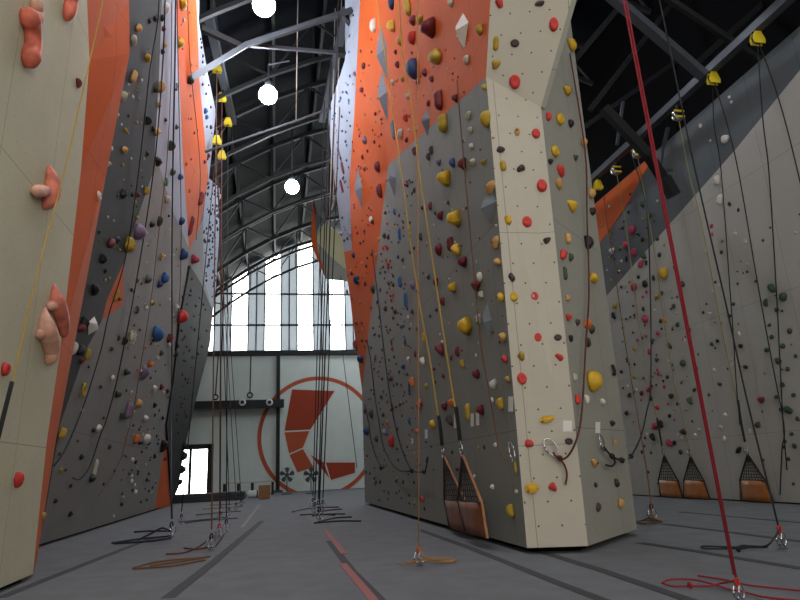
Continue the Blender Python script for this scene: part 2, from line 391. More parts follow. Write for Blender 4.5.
# window strips
frost = bpy.data.materials.new('grey translucent sheet'); frost.use_nodes = True
nt = frost.node_tree; nt.nodes.clear(); out = nt.nodes.new('ShaderNodeOutputMaterial'); mixs = nt.nodes.new('ShaderNodeMixShader'); mixs.inputs[0].default_value = .06
df = nt.nodes.new('ShaderNodeBsdfDiffuse'); df.inputs[0].default_value = (.30, .33, .35, 1); tl = nt.nodes.new('ShaderNodeBsdfTranslucent'); tl.inputs[0].default_value = (.62, .67, .7, 1)
nt.links.new(df.outputs[0], mixs.inputs[1]); nt.links.new(tl.outputs[0], mixs.inputs[2]); nt.links.new(mixs.outputs[0], out.inputs[0])
mixs.inputs[0].default_value = .3
stripw = (fx(281, 330)-fx(231, 330))/3
x0 = fx(231, 330) - 4*stripw*1.0
nwin = 0; i = -4
zs1, zs2 = fz(325), fz(294)
while True:
    xa = fx(231, 330) + i*stripw; xb = xa + stripw
    if xa > XR-.05: break
    xa, xb = max(xa, XL), min(xb, XR)
    if xb > xa+.05:
        nwin += 1
        w = BM()
        for xx in (xa, xb): box(w, (xx-.035, YF-.02, zb), (xx+.035, YF+.08, roofz(xx)-.1))
        for z in (zs1, zs2): box(w, (xa, YF-.02, z-.05), (xb, YF+.08, z+.05))
        if i % 2: box(w, ((xa+xb)/2-.03, YF-.02, zb), ((xa+xb)/2+.03, YF+.08, roofz((xa+xb)/2)-.1))
        wo = st('window_%d' % nwin, w, black)
        p = BM(); prism(p, [Vector((xa+.03, YF+.03, zb)), Vector((xb-.03, YF+.03, zb)), Vector((xb-.03, YF+.03, roofz(xb)-.02)), Vector((xa+.03, YF+.03, roofz(xa)-.02))], Vector((0, -1, 0)), .012)
        obj('pane', p, frost if i % 2 else glass, wo)
    i += 1
# beams and post on the far wall
bm = BM(); box(bm, (XL, YF-.25, fz(355.5)), (XR, YF+.05, fz(351))); st('trim_1', bm, black)
xp = fx(278, 420)
bm = BM(); box(bm, (xp-.11, YF-.24, 0), (xp+.11, YF-.02, fz(355))); st('trim_2', bm, black)
bm = BM(); box(bm, (xp-.28, YF-.4, 0), (xp+.28, YF-.02, .12)); st('trim_3', bm, steel)
g = empty('balcony_beam', fp(238, 404, .9), 'black steel balcony beam with lamps across the far plaster wall', 'beam', kind='thing')
gy = YF-1.1
bm = BM(); box(bm, (XL+.02, gy-.15, ony(240, 408.5, gy).z), (ony(284, 404, gy).x, gy+.15, ony(240, 400.5, gy).z)); obj('girder', bm, black, g)
bm = BM(); box(bm, (XL+.02, gy+.16, ony(240, 405, gy).z), (ony(283, 404, gy).x, YF-.02, ony(240, 403, gy).z)); obj('deck', bm, dsteel, g)
whitep = mat('white enamel', (228, 230, 228), .35)
for n, px in enumerate((242.5, 269.5)):
    p = ony(px, 402.5, gy-.26)
    s = empty('spotlight', p, ('left' if n == 0 else 'right') + ' white round spotlight fixed on the black balcony beam', 'spotlight', 'spotlights on the balcony beam')
    bm = BM(); lathe(bm, [(.08, .05), (.19, .04), (.2, -.05), (.17, -.16), (.1, -.18)], p, 20, Vector((0, 1, 0))); ho = obj('housing', bm, whitep, s, True)
    bm = BM(); lathe(bm, [(.1, -.185), (.1, -.2), (.06, -.21)], p, 16, Vector((0, 1, 0))); obj('lens', bm, black, ho)
    bm = BM(); box(bm, p+Vector((-.03, .0, .1)), p+Vector((.03, .1, .2))); obj('bracket', bm, black, s)
# cables with hooks hanging beside the window
for n, (xa, ya, xb, yb) in enumerate([(218.5, 357, 215.5, 395), (251, 357, 250, 393)]):
    a_, b_ = ony(xa, ya-4, YF-.3), ony(xb, yb, YF-.3)
    o = empty('hook_cable', a_, ('left' if n == 0 else 'right') + ' black hook cable hanging above the balcony beam', 'cable', 'hook cables on the far wall')
    bm = BM(); tube(bm, [a_, b_], .035); obj('cable', bm, black, o)
    bm = BM(); torus(bm, b_+Vector((0, 0, -.12)), Vector((0, 1, 0)), .14, .04); obj('hook', bm, black, o)
# painted emblem
og = mat('mural orange', (196, 92, 54), .8, noise=.05); wh = mat('mural white', (226, 226, 216), .8)
og2 = mat('mural dark orange', (172, 66, 36), .8)
mu = empty('wall_mural', fp(318, 436), 'large orange circle emblem with faceted figure painted on the far wall', 'mural', kind='thing')
cen = fp(318.5, 436, .012); rad = (fp(318.5, 376.5).z - fp(318.5, 436).z)
def annulus(r0, r1, y):
    bm = BM(); N = 96; A = []
    for k in range(N):
        q = 2*math.pi*k/N
        A.append([bm.verts.new((cen.x+math.cos(q)*r, yy, cen.z+math.sin(q)*r)) for r, yy in ((r0, y), (r1, y), (r1, YF-.001), (r0, YF-.001))])
    for k in range(N):
        u, v = A[k], A[(k+1) % N]
        for i in range(4): bm.faces.new((u[i], u[(i+1) % 4], v[(i+1) % 4], v[i]))
    return bm
obj('ring', annulus(rad*.935, rad*1.0, YF-.012), og, mu)
obj('ring_outline', annulus(rad*1.0, rad*1.022, YF-.010), wh, mu)
def flat(name, pts, m, y):
    bm = BM(); prism(bm, [fp(x, yy, y) for x, yy in pts], Vector((0, -1, 0)), .009); obj(name, bm, m, mu)
flat('figure_outline', [(290.5, 388), (336.5, 389.5), (312, 433), (305, 448), (326, 459.5), (357, 461), (357, 474.5), (331, 482), (323, 474), (312, 468), (297, 474.5), (294, 458), (287, 448), (283, 432)], wh, .011)
flat('figure_segment', [(292, 389.5), (334.5, 391), (310.5, 429.5), (284.5, 430.8)], og2, .016)
flat('figure_segment', [(284.5, 432.4), (309.5, 431), (303, 447.5), (289, 453.5)], og, .016)
flat('figure_segment', [(289.5, 455), (303, 449), (313.5, 467), (297.5, 472.5)], og, .016)
flat('figure_segment', [(310.5, 455), (324, 462.5), (329.5, 478.5)], og2, .016)
flat('figure_segment', [(325.8, 462.5), (355, 462.5), (355, 472.8), (331, 480)], og2, .016)
# furniture by the far wall
wood = mat('plywood', (160, 112, 62), .6, noise=.1, nscale=6)
YB = 34.0
def fb(x, y): return ony(x, y, YB)
zt = fb(240, 482).z; bxl, bxr = fb(222, 485).x, fb(274, 485).x
o = empty('bench', ((bxl+bxr)/2, YB+.4, 0), 'long low bench with pale top beside the black post', 'bench')
bm = BM(); box(bm, (bxl, YB, zt-.07), (bxr, YB+.9, zt)); obj('top', bm, mat('pale laminate', (205, 200, 182), .5), o)
for x in (224, 238, 252, 272.5):
    xx = fb(x, 490).x; bm = BM(); box(bm, (xx-.06, YB+.06, 0), (xx+.06, YB+.84, zt-.07)); obj('leg', bm, black, o)
p0, p1 = onz(258.5, 499.5), onz(270, 499)
wz = ony(265, 486, p0.y).z
o = empty('wooden_box', (p0+p1)/2, 'light plywood box standing in front of the bench', 'box')
bm = BM(); box(bm, (p0.x, p0.y, .005), (p1.x, p0.y+.6, wz)); bmesh.ops.bevel(bm, geom=bm.edges[:], offset=.015, segments=1, affect='EDGES'); obj('carcass', bm, wood, o)
bm = BM(); box(bm, (p0.x-.02, p0.y-.02, wz), (p1.x+.02, p0.y+.62, wz+.03)); obj('lid', bm, wood, o)
q0 = onz(241, 498.5) + Vector((.25, 0, 0))
o = empty('rolled_mat', q0, 'white rolled mat lying left of the plywood box', 'mat')
bm = BM(); lathe(bm, [(.02, 0), (.15, .01), (.16, .04), (.16, .86), (.15, .89), (.02, .9)], q0+Vector((.05, -.5, .172)), 18, Vector((1, 0, 0))); obj('roll', bm, whitep, o, True)
bm = BM(); lathe(bm, [(.165, .40), (.168, .41), (.168, .45), (.165, .46)], q0+Vector((.05, -.5, .172)), 18, Vector((1, 0, 0))); obj('strap', bm, black, o)
m0 = onz(176, 503.5); m1 = onz(242, 501.5)
o = empty('crash_mat', m0, 'long dark grey crash mat on the floor before the door', 'mat')
padm = mat('charcoal vinyl', (58, 60, 64), .6)
bm = BM(); box(bm, (m0.x-.5, m0.y, .003), (m1.x, m0.y+1.6, .33)); bmesh.ops.bevel(bm, geom=bm.edges[:], offset=.04, segments=2, affect='EDGES'); obj('pad', bm, padm, o)
bm = BM(); box(bm, (m0.x-.5, m0.y-.006, .17), (m1.x, m0.y+.0, .19)); obj('piping', bm, rubber, o)
# pedestal fans
for n, (px, pyc, pyb) in enumerate([(287, 475, 492.5), (311, 475, 494)]):
    YQ = 33.0 if n == 0 else 32.0
    c_ = ony(px, pyc, YQ); base = Vector((c_.x, YQ, 0)); r_ = .34
    o = empty('pedestal_fan', base, ('pedestal fan beside the black post' if n == 0 else 'pedestal fan behind the hanging ropes') + ', in front of the orange ring', 'fan', 'pedestal fans by the mural')
    fanm = mat('fan grey', (72, 76, 76), .5)
    bm = BM(); lathe(bm, [(.28, 0), (.28, .03), (.1, .06), (.03, .1)], base, 20); obj('base', bm, fanm, o, True)
    bm = BM(); tube(bm, [base+Vector((0, 0, .08)), c_+Vector((0, .1, 0))], .025); obj('pole', bm, fanm, o)
    bm = BM(); lathe(bm, [(.06, -.12), (.1, -.05), (.1, .12), (.05, .2)], c_, 16, Vector((0, 1, 0))); mo = obj('motor', bm, fanm, o, True)
    for k in range(5):
        q = 2*math.pi*k/5+.3; bm = BM()
        pts = [c_ + Vector((math.cos(q+da)*rr, -.05, math.sin(q+da)*rr)) for rr, da in ((.06, -.35), (.2, -.42), (r_*1.0, -.36), (r_*1.1, 0), (r_*1.0, .36), (.2, .36))]
        prism(bm, pts, Vector((0, -1, 0)), .02); obj('blade', bm, fanm, mo)
    bm = BM()
    for rr, yy in ((r_+.03, -.02), (r_*.66, -.13), (r_*.33, -.15)): torus(bm, c_+Vector((0, yy, 0)), Vector((0, 1, 0)), rr, .005, 32, 5)
    for k in range(16):
        q = 2*math.pi*k/16
        tube(bm, [c_+Vector((math.cos(q)*rr, yy, math.sin(q)*rr)) for rr, yy in ((.05, -.16), (r_*.66, -.13), (r_+.03, -.02))], .004, 4)
    obj('guard', bm, fanm, o)
# near wall behind the camera, its tall windows added to bring in daylight
bm = BM(); ww = [XL] ; op = [(-4.6, -.6), (.2, 4.2), (5.0, 9.6)]
xs_ = XL
for a0, a1 in op:
    box(bm, (xs_, YN-.3, 0), (a0, YN, roofz(xs_ if xs_ < 4 else a0)-.1)); xs_ = a1
    box(bm, (a0, YN-.3, 0), (a1, YN, 1.2)); box(bm, (a0, YN-.3, 8.0), (a1, YN, min(roofz(a0), roofz(a1))))
box(bm, (xs_, YN-.3, 0), (XR, YN, roofz(XR)))
st('wall_front', bm, plaster)
for a0, a1 in op:
    nwin += 1; w = BM()
    for k in range(4): xx = a0+(a1-a0)*k/3; box(w, (xx-.04, YN-.2, 1.2), (xx+.04, YN-.1, 8))
    for z in (1.2, 3.5, 5.8, 8): box(w, (a0, YN-.2, z-.04), (a1, YN-.1, z+.04))
    wo = st('window_%d' % nwin, w, black)
    p = BM(); box(p, (a0, YN-.16, 1.2), (a1, YN-.15, 8)); obj('pane', p, tint, wo)
def portal(x0, x1, z0, z1, y, s):
    l = bpy.data.lights.new('daylight_portal', 'AREA'); l.shape = 'RECTANGLE'; l.size = x1-x0; l.size_y = z1-z0; l.cycles.is_portal = True
    o = bpy.data.objects.new('daylight_portal', l); C.objects.link(o); o.location = ((x0+x1)/2, y, (z0+z1)/2); o.rotation_euler = (math.pi/2*s, 0, 0)
for a0, a1 in op: portal(a0, a1, 1.2, 8, YN-.25, 1)
portal(XL, XR, zb, 17, YF+.35, -1)
portal(dx0, dx1, 0, dz1, YF+.35, -1)
# world
w = bpy.data.worlds.new('world'); sc.world = w; w.use_nodes = True
w.node_tree.nodes['Background'].inputs[0].default_value = (1, .975, .95, 1); w.node_tree.nodes['Background'].inputs[1].default_value = 7.5
# lamps
globe = mat('lamp globe', (238, 244, 255), .4, emit=95.0)
def lamp(p, label, rodtop, elbow=None):
    o = empty('high_bay_lamp', p, label, 'lamp', 'round globe lamps under the roof')
    bm = BM(); bmesh.ops.create_uvsphere(bm, u_segments=24, v_segments=14, radius=.26, matrix=Matrix.Translation(p)); obj('globe', bm, globe, o, True)
    bm = BM(); lathe(bm, [(.1, .22), (.13, .26), (.11, .42), (.03, .46)], p, 16); obj('cap', bm, steel, o, True)
    bm = BM(); tube(bm, [p+Vector((0, 0, .42)), Vector((p.x, p.y, rodtop))] + ([elbow] if elbow else []), .025); obj('rod', bm, steel, o)
LY = [12.4, 16.0, 22.0]
for (px, py), Y, t in zip([(264, 5), (268, 95), (292, 187)], LY, ['white globe lamp cut by the top edge, nearest of three', 'white globe lamp below the pale crossing braces', 'white globe lamp farthest down the lane, smallest of three']):
    p = ony(px, py, Y); e = p+Vector((.6, 0, 1.18)) if Y == 16.0 else None
    lamp(p, t, p.z+1.0 if e else roofz(p.x)-.3, e)
for x, y in ((-.4, 7.5), (-.4, 2.5), (6.2, 12.4), (6.2, 3.0), (5.0, 34.5), (7.2, 28.5), (8.6, 35.5)):  # unseen lamps added for brightness; the far ones light the far wall
    lamp(Vector((x, y, 11.6)), 'added white globe lamp under the roof, out of view', roofz(x)-.3)
sc.view_settings.view_transform = 'Standard'; sc.view_settings.look = 'None'; sc.view_settings.gamma = 1; sc.view_settings.use_curve_mapping = False
sc.view_settings.exposure = 0.5
# ------------------------------------------------------------------ ropes, anchors, gates
def wall_pts(xy, off=.05):
    out = []
    for x, y in xy:
        h = hit(x, y)
        if h is None: continue
        out.append(onp(x, y, (h[0], h[1][1]), off))
    return out
RC = {k: mat('rope '+k, c, .8, bump=.3, bscale=300) for k, c in dict(red=(150, 28, 42), black=(30, 31, 34), yellow=(196, 160, 62), tan=(168, 122, 70), rust=(104, 44, 30), maroon=(92, 40, 36), olive=(150, 140, 82), white=(196, 192, 178), navy=(34, 38, 58), brown=(112, 74, 46)).items()}
yellow_m = mat('yellow pulley', (214, 190, 40), .45)
strap_m = {'red': mat('red sling', (176, 52, 40), .8), 'black': mat('black sling', (28, 28, 30), .8)}
def carabiner(bm, c, ax, upv, s=.11, r=.008):
    torus(bm, c, ax, s*.5, r, 22, 6, .58, upv)
    b = ax.cross(upv).normalized()
    tube(bm, [c+b*s*.285-upv*s*.18, c+b*s*.285+upv*s*.18], r*1.5, 8)
def anchor(p, label, sl='red', size=1.0):
    """floor anchor: webbing sling, two carabiners and a base ring"""
    o = empty('floor_anchor', p, label, 'anchor', 'floor anchors of the ropes')
    bm = BM(); lathe(bm, [(.05*size, 0), (.05*size, .006), (.02*size, .012)], p+Vector((0, 0, .001)), 14); torus(bm, p+Vector((0, 0, .03*size)), Vector((1, .2, 0)).normalized(), .03*size, .006*size, 16, 6, up=ZZ); obj('base_ring', bm, steel, o)
    for dxx in (-.03, .03):
        bm = BM(); carabiner(bm, p+Vector((dxx*size, 0, .1*size)), Vector((.3, -1, 0)).normalized(), ZZ, .13*size, .008*size); obj('carabiner', bm, chrome, o, True)
    bm = BM(); torus(bm, p+Vector((0, 0, .19*size)), Vector((.2, -1, 0)).normalized(), .04*size, .014*size, 16, 6, .5, ZZ); obj('sling', bm, strap_m[sl], o)
    return o
def knot(bm, p, r):
    for k, ax in enumerate((Vector((1, .2, .3)), Vector((.1, 1, -.4)), Vector((.3, -.2, 1)))): torus(bm, p+Vector((0, 0, (k-1)*r*.5)), ax, r*1.5, r, 10, 6)
ROPES = []
def rope(pts, r, m, label, group='hanging ropes', smooth=True, tail=None, knots=(), extra=None, name='climbing_rope'):
    pts = spline(pts, 5) if smooth else [Vector(p) for p in pts]
    o = empty(name, pts[-1], label, 'rope', group)
    bm = BM(); tube(bm, pts, r, 7); obj('strand', bm, RC[m], o, True)
    for t in (tail or []):
        bm = BM(); tube(bm, spline(t, 6), r*.95, 7); obj('tail', bm, RC[m], o, True)
    if knots:
        bm = BM()
        for k in knots: knot(bm, k, r*1.2)
        obj('knot', bm, RC[m], o, True)
    if extra: extra(o)
    return o
def fl(*xy, z=.02): return [onz(x, y, z) for x, y in xy]
def sleeve(pts, r):
    def f(o):
        bm = BM(); tube(bm, spline(pts, 3), r, 8); obj('black_sleeve', bm, RC['black'], o, True)
    return f
def over(p, q, z):
    """straight on from p through q up to height z"""
    t = (z-p.z)/(q.z-p.z); return p + (q-p)*t

# right hall: red rope and black rope clipped to the floor
pa = onz(740.5, 603, .02); pb = pa+Vector((0, 0, .14))
q = ony(622, -20, pb.y); topr = over(pb, q, 9.0)
anchor(pa, 'chrome floor anchor with red sling at the foot of the red rope', 'red', .62)
rt = [fl((698, 575.6), (720, 579), (736, 582), (748, 585), (775, 588), (803, 591)),
      fl((662, 583), (670, 579.6), (692, 579.6), (712, 584), (728, 589), (744, 592), (764, 597), (803, 601)),
      fl((662, 583), (672, 586), (688, 586), (708, 586)) + [onz(722, 583, .04), onz(734, 581, .09)]]
rope([topr + Vector((.0, 0, 0)), pb], .0072, 'red', 'thick red rope from the roof to the floor at right, its tail spread beside it', smooth=False, tail=rt, knots=[onz(690, 585, .03)])
rope([topr + Vector((-.035, .0, 0)), pb + Vector((-.012, 0, .02))], .007, 'red', 'second strand of the red double rope, just left of the first', smooth=False)
pa2 = onz(783, 549, .02); pb2 = pa2 + Vector((0, 0, .17))
anchor(pa2, 'chrome floor anchor with red sling at the foot of the black rope', 'red', .9)
q2 = ony(672, 60, pb2.y)
mid = [ony(747, 400, pb2.y), ony(725, 300, pb2.y), ony(694, 165, pb2.y)]
rope([over(mid[2], q2, 9.0), q2] + mid[::-1] + [pb2], .009, 'black', 'long black rope from the roof to a floor anchor right of the red rope', tail=[fl((768, 547), (738, 547.3), (704, 546.2), (706, 548.5), (738, 548.5), (752, 547)), fl((736, 548.5), (742, 545.5), z=.03) + [onz(752, 546, .08), onz(768, 545, .15), pb2]], knots=[onz(738, 549, .03)])
# belay rail above the right wall with pulleys
XRW = 9.0
railx = 8.45
rl0, rl1 = onx(599, 173, railx), onx(786, 0, railx)
rd = (rl1-rl0).normalized()
bm = BM(); bar(bm, rl0 - rd*6, rl1 + rd*6, .16, .16); st('roof_beam', bm, steel)
PU = [(757, 38), (713, 78), (678, 115), (637, 153), (616, 170), (598, 185)]
pul = ['nearest the top right corner', 'second from the right', 'third from the right, pale rope below', 'fourth from the right', 'fifth from the right', 'at the tower edge, farthest along the rail']
def pulley(p, label, group, s=1.0, dirv=Vector((0, 1, 0)), disc=False):
    o = empty('belay_pulley', p, label, 'pulley', group)
    sd = dirv.cross(ZZ).normalized()
    if disc:
        bm = BM(); lathe(bm, [(.12*s, -.06*s), (.135*s, -.05*s), (.135*s, .05*s), (.12*s, .06*s)], p, 24, sd); obj('drum', bm, chrome, o, True)
        bm = BM()
        for q in (-.065, .065): box(bm, p+Vector((-.11*s, -.068*s, (q-.022)*s)), p+Vector((.11*s, .068*s, (q+.022)*s)))
        obj('yellow_band', bm, yellow_m, o)
        bm = BM(); tube(bm, [p+ZZ*.12*s, p+ZZ*.3*s], .03*s, 8); obj('hanger', bm, steel, o)
        return o
    bm = BM()
    for k in (-1, 1):
        pts = [p + dirv*a_*s + ZZ*b_*s for a_, b_ in ((-.11, -.13), (-.125, -.05), (-.06, .13), (.06, .13), (.125, -.05), (.11, -.13))]
        prism(bm, [v + sd*k*.05*s for v in pts], sd*k, .018*s)
    obj('side_plate', bm, yellow_m, o)
    bm = BM(); lathe(bm, [(.1*s, -.035*s), (.07*s, 0), (.1*s, .035*s)], p, 18, sd); obj('wheel', bm, black, o, True)
    bm = BM(); tube(bm, [p+ZZ*.08*s, p+ZZ*.3*s], .03*s, 8); obj('hanger', bm, steel, o)
    return o
PUP = []
for (px, py), t in zip(PU, pul):
    k = min(range(400), key=lambda i: abs(proj(rl0 + (rl1-rl0)*(i/300-.1))[0]-px)); p = rl0 + (rl1-rl0)*(k/300-.1)
    d_ = (onx(px, py, railx)); p = Vector((railx, d_.y, d_.z)); PUP.append(p)
    pulley(p, ('round silver and yellow pulley under right rail, ' if px in (678, 637, 616) else 'yellow belay pulley under the right rail, ') + t, 'pulleys on the right rail', 1.0, Vector((1, 0, 0)), px in (678, 637, 616))
def wrope(i, xy, m, label, r=.011, extra=None, start=None, knots=(), **k):
    pts = ([PUP[i]] if i is not None else []) + wall_pts(xy, .1)
    return rope(pts, r, m, label, 'ropes on the right wall', extra=extra, knots=knots, **k)
wrope(0, [(763, 121), (769, 173), (776, 285), (779, 342), (783, 420), (787, 470)], 'black', 'thin black rope under the pulley nearest the top right corner')
wrope(0, [(779, 100), (798, 173), (812, 240), (830, 330)], 'black', 'black rope slanting out of frame from the pulley nearest the top right corner')
wrope(1, [(714, 124), (721, 170), (730, 290), (733, 330), (736, 380), (740, 425)], 'black', 'left strand of black rope under the second pulley from the right')
wrope(1, [(735, 155), (757, 280), (772, 362), (784, 425), (782, 450), (780, 495)], 'black', 'right strand of black rope under the second pulley, knotted near its end', knots=wall_pts([(785, 441), (784, 447)], .1))
wrope(2, [(689, 173), (696, 200), (705, 240), (722, 330), (735, 390), (741, 425)], 'olive', 'pale olive rope under the third pulley, black sleeve above a belay gate', extra=sleeve(wall_pts([(738, 400), (741, 422), (745, 442)], .11), .022))
wrope(3, [(641, 175), (647.5, 212), (656, 262), (664, 320), (675, 385), (685, 426), (690, 456)], 'olive', 'pale rope from the fourth pulley down to the middle belay gate')
wrope(4, [(625, 220), (631, 265), (640, 330), (650, 385), (657, 420), (663, 454)], 'olive', 'pale rope from the fifth pulley with black sleeve above the left belay gate', extra=sleeve(wall_pts([(657, 418), (659.5, 432), (662, 446)], .11), .022))
wrope(None, [(604, 197), (606, 215), (609, 235), (614, 260), (617, 287), (625, 342), (634, 395)], 'brown', 'dark thin rope at the tower edge hanging down the right wall to the floor', tail=[[wall_pts([(634, 395)], .1)[0], ony(645, 460, 9.2), onz(653, 520, .1)], fl((633, 522), (645, 520.5), (662, 521), (648, 523.5), (636, 523)), [onz(641, 521, .02), onz(650, 518, .12), onz(660, 521, .02)]])
anchor(onz(653.5, 522, .01), 'small floor anchor with rope coil beside the tower at right', 'black', 1.1)
# rope clipped to the tower's grey right face
P_ = [PUP[3]+Vector((-.3, -.2, -.1))] + [ony(644, 195, PUP[3].y-.6), ony(648, 227, 9.8), ony(650, 280, 9.6), ony(651, 335, 9.5), ony(650.5, 390, 9.3), ony(647, 410, 9.2), ony(641, 436, 9.0), ony(631, 456, 8.6)]
tr1 = wall_pts([(622, 460), (612, 456), (604, 447)], .07)
def car_extra(px, py, axis_pl, s=.2):
    def f(o):
        h = hit(px, py); pl = (h[0], h[1][1]); c_ = onp(px, py, pl, .05); n = pl[1]; u_ = (ZZ - n*n.z).normalized(); t_ = (u_*.85 + n.cross(u_)*.5).normalized()
        bm = BM(); carabiner(bm, c_, n, t_, s, .009); obj('carabiner', bm, chrome, o, True)
    return f
rope(P_ + tr1, .012, 'black', 'black rope sagging to a carabiner on the grey right face of the tower', tail=[wall_pts([(612, 456), (615, 462), (612, 466), (606, 465)], .06)], knots=[P_[-1]] + tr1[:2], extra=car_extra(602, 443, None))
tp = wall_pts([(577, 62), (584, 100), (585, 150), (587, 215), (589, 290), (586, 342), (582, 410), (577, 438), (568, 456), (559, 459), (553, 452)], .07)
rope([tp[0] + Vector((-.02, .02, 1.6))] + tp, .011, 'maroon', 'maroon rope down the grey right face, clipped to the cream front by a carabiner', tail=[wall_pts([(560, 459), (564.5, 465), (567, 474), (565.5, 485)], .05)], knots=wall_pts([(560, 458)], .07), extra=car_extra(551, 447, None))
# ropes on the tower's left side
gz = PG
def G_(xy, off=.12): return [onp(x, y, gz, off) for x, y in xy]
rope(wall_pts([(376, -30), (378, 10), (387, 67), (393, 115)], .1) + G_([(399, 155), (409, 231), (419, 300), (429, 355), (436, 400), (442, 446)]), .013, 'yellow', 'left yellow rope on the tower side with a black sleeve above the left belay gate', 'ropes on the tower side', knots=G_([(409, 229), (410, 234)]), extra=sleeve(G_([(438.5, 416), (440.5, 430), (442, 445)], .125), .028))
rope(wall_pts([(398, -30), (402, 50), (411, 100)], .1) + G_([(420, 175), (432, 257), (446, 350), (455, 407), (460, 440)], .13), .013, 'yellow', 'right yellow rope on the tower side with a black sleeve above the right belay gate', 'ropes on the tower side', extra=sleeve(G_([(456, 407), (458, 423), (460, 440)], .135), .028))
pt = onz(419.5, 566, .02); pt2 = pt+Vector((0, 0, .16))
anchor(pt, 'brown floor anchor with a tan rope coil in the lane centre', 'red', .75)
qt = ony(418, 260, pt.y)
rope([over(pt2, qt, 9.5), qt, pt2], .0065, 'tan', 'thin tan rope hanging straight down to its coil on the floor in the lane', smooth=False, tail=[fl((398, 563), (405, 564.5), (422, 558.5), (445, 558), (456, 560), (450, 562), (430, 561), (405, 562)), fl((420, 558), (440, 562), (454, 559.5), (440, 557.5), (424, 561), (410, 565)), [pt2, onz(428, 559, .12), onz(440, 560, .03), onz(454, 561, .02)]], knots=[pt2])
rope(G_([(457, 80), (461, 130), (470, 230), (480, 337), (488, 385), (497, 437), (505, 460)], .06), .008, 'brown', 'thin brown cord on the tower side near the cream edge', 'ropes on the tower side', extra=car_extra(512, 452, None, .22))
rope(G_([(372, 250), (377, 290), (384, 350), (389, 389), (394, 420), (399, 440), (404, 455), (411, 470)], .1), .014, 'black', 'dark rope on the tower side ending at a knot near its middle', 'ropes on the tower side', knots=G_([(412, 471)], .1))
rope(G_([(367, 340), (371, 362), (375, 397), (379, 422), (383, 445), (388, 457), (394, 466), (401, 471), (410, 471)], .1), .014, 'black', 'dark rope on the tower side curving right to meet a knot', 'ropes on the tower side')
rope(G_([(365, 405), (369, 425), (371, 440), (375, 454), (381, 467)], .1), .016, 'black', 'short dark rope at the far edge of the tower side', 'ropes on the tower side', knots=G_([(381, 468)], .1))
rope(G_([(426, 462), (428, 457), (426, 468), (424, 472), (412, 471.5)], .1), .012, 'black', 'short dark sling with a knot on the tower side left of the belay gates', 'ropes on the tower side', knots=G_([(424, 472)], .1))
# ropes on the left wall
LR = [('black', [(160, -30), (158, 20), (150, 70), (138, 177), (125, 260), (109, 314), (102, 346), (92, 380), (82, 410), (66, 448), (54, 466)], 'leftmost dark rope on the left wall, slanting down to the orange corner', .010),
      ('black', [(166, -30), (163, 60), (157, 140), (151, 190), (142, 248), (133, 300), (126, 336), (117, 380), (107, 418), (100, 436), (90, 466), (80, 479), (73, 478)], 'dark rope on the left wall hooking left to a knot near the bottom', .012),
      ('brown', [(172, -30), (171, 80), (167, 160), (163, 197), (157, 248), (151, 300), (140, 370), (134, 406), (126, 440), (118, 466), (106, 486), (98, 496)], 'thin brown rope curving down the grey left wall right of the hooked rope', .007),
      ('black', [(177, -30), (178, 60), (181, 205), (181, 248), (180, 290), (175, 350)], 'thin black rope on the white strip beside the orange strip', .008),
      ('black', [(187, -30), (190, 60), (199, 150), (200, 190), (196, 240)], 'thin black rope down the orange strip of the left wall', .008)]
for m_, xy, t, r_ in LR: rope(wall_pts(xy, .08), r_, m_, t, 'ropes on the left wall')
pd = onz(171, 537, .02)
anchor(pd, 'floor anchor at the far foot of the left wall, beside a blue-black tail', 'black', 1.0)
rope(wall_pts([(176, -30), (175, 60), (173, 160), (172, 248), (172, 330), (171.5, 400)], .1) + [ony(171, 470, pd.y+.8), pd+Vector((0, 0, .28))], .016, 'navy', 'dark rope hanging past the left wall to the floor with a wide navy tail', tail=[fl((112, 543), (140, 539), (171, 536)), fl((171, 538), (150, 541), (114, 543.5)), fl((134, 532), (150, 531), (170, 531)), [onz(138, 540, .02), onz(152, 533, .1), onz(162, 528, .2), onz(170, 531, .2)]])
# near-left yellow rope in front of the cream wall
PY = lift(None, PC, .3)
yp = [onp(x, y, PY) for x, y in ((112, -60), (103, 0), (90, 60), (75, 125), (61, 185), (40, 262), (22, 340), (12, 382), (5, 410), (-4, 446), (-14, 480))]
rope(yp, .0065, 'yellow', 'yellow rope with a black lower end hanging before the cream left wall', extra=sleeve(yp[7:], .018))
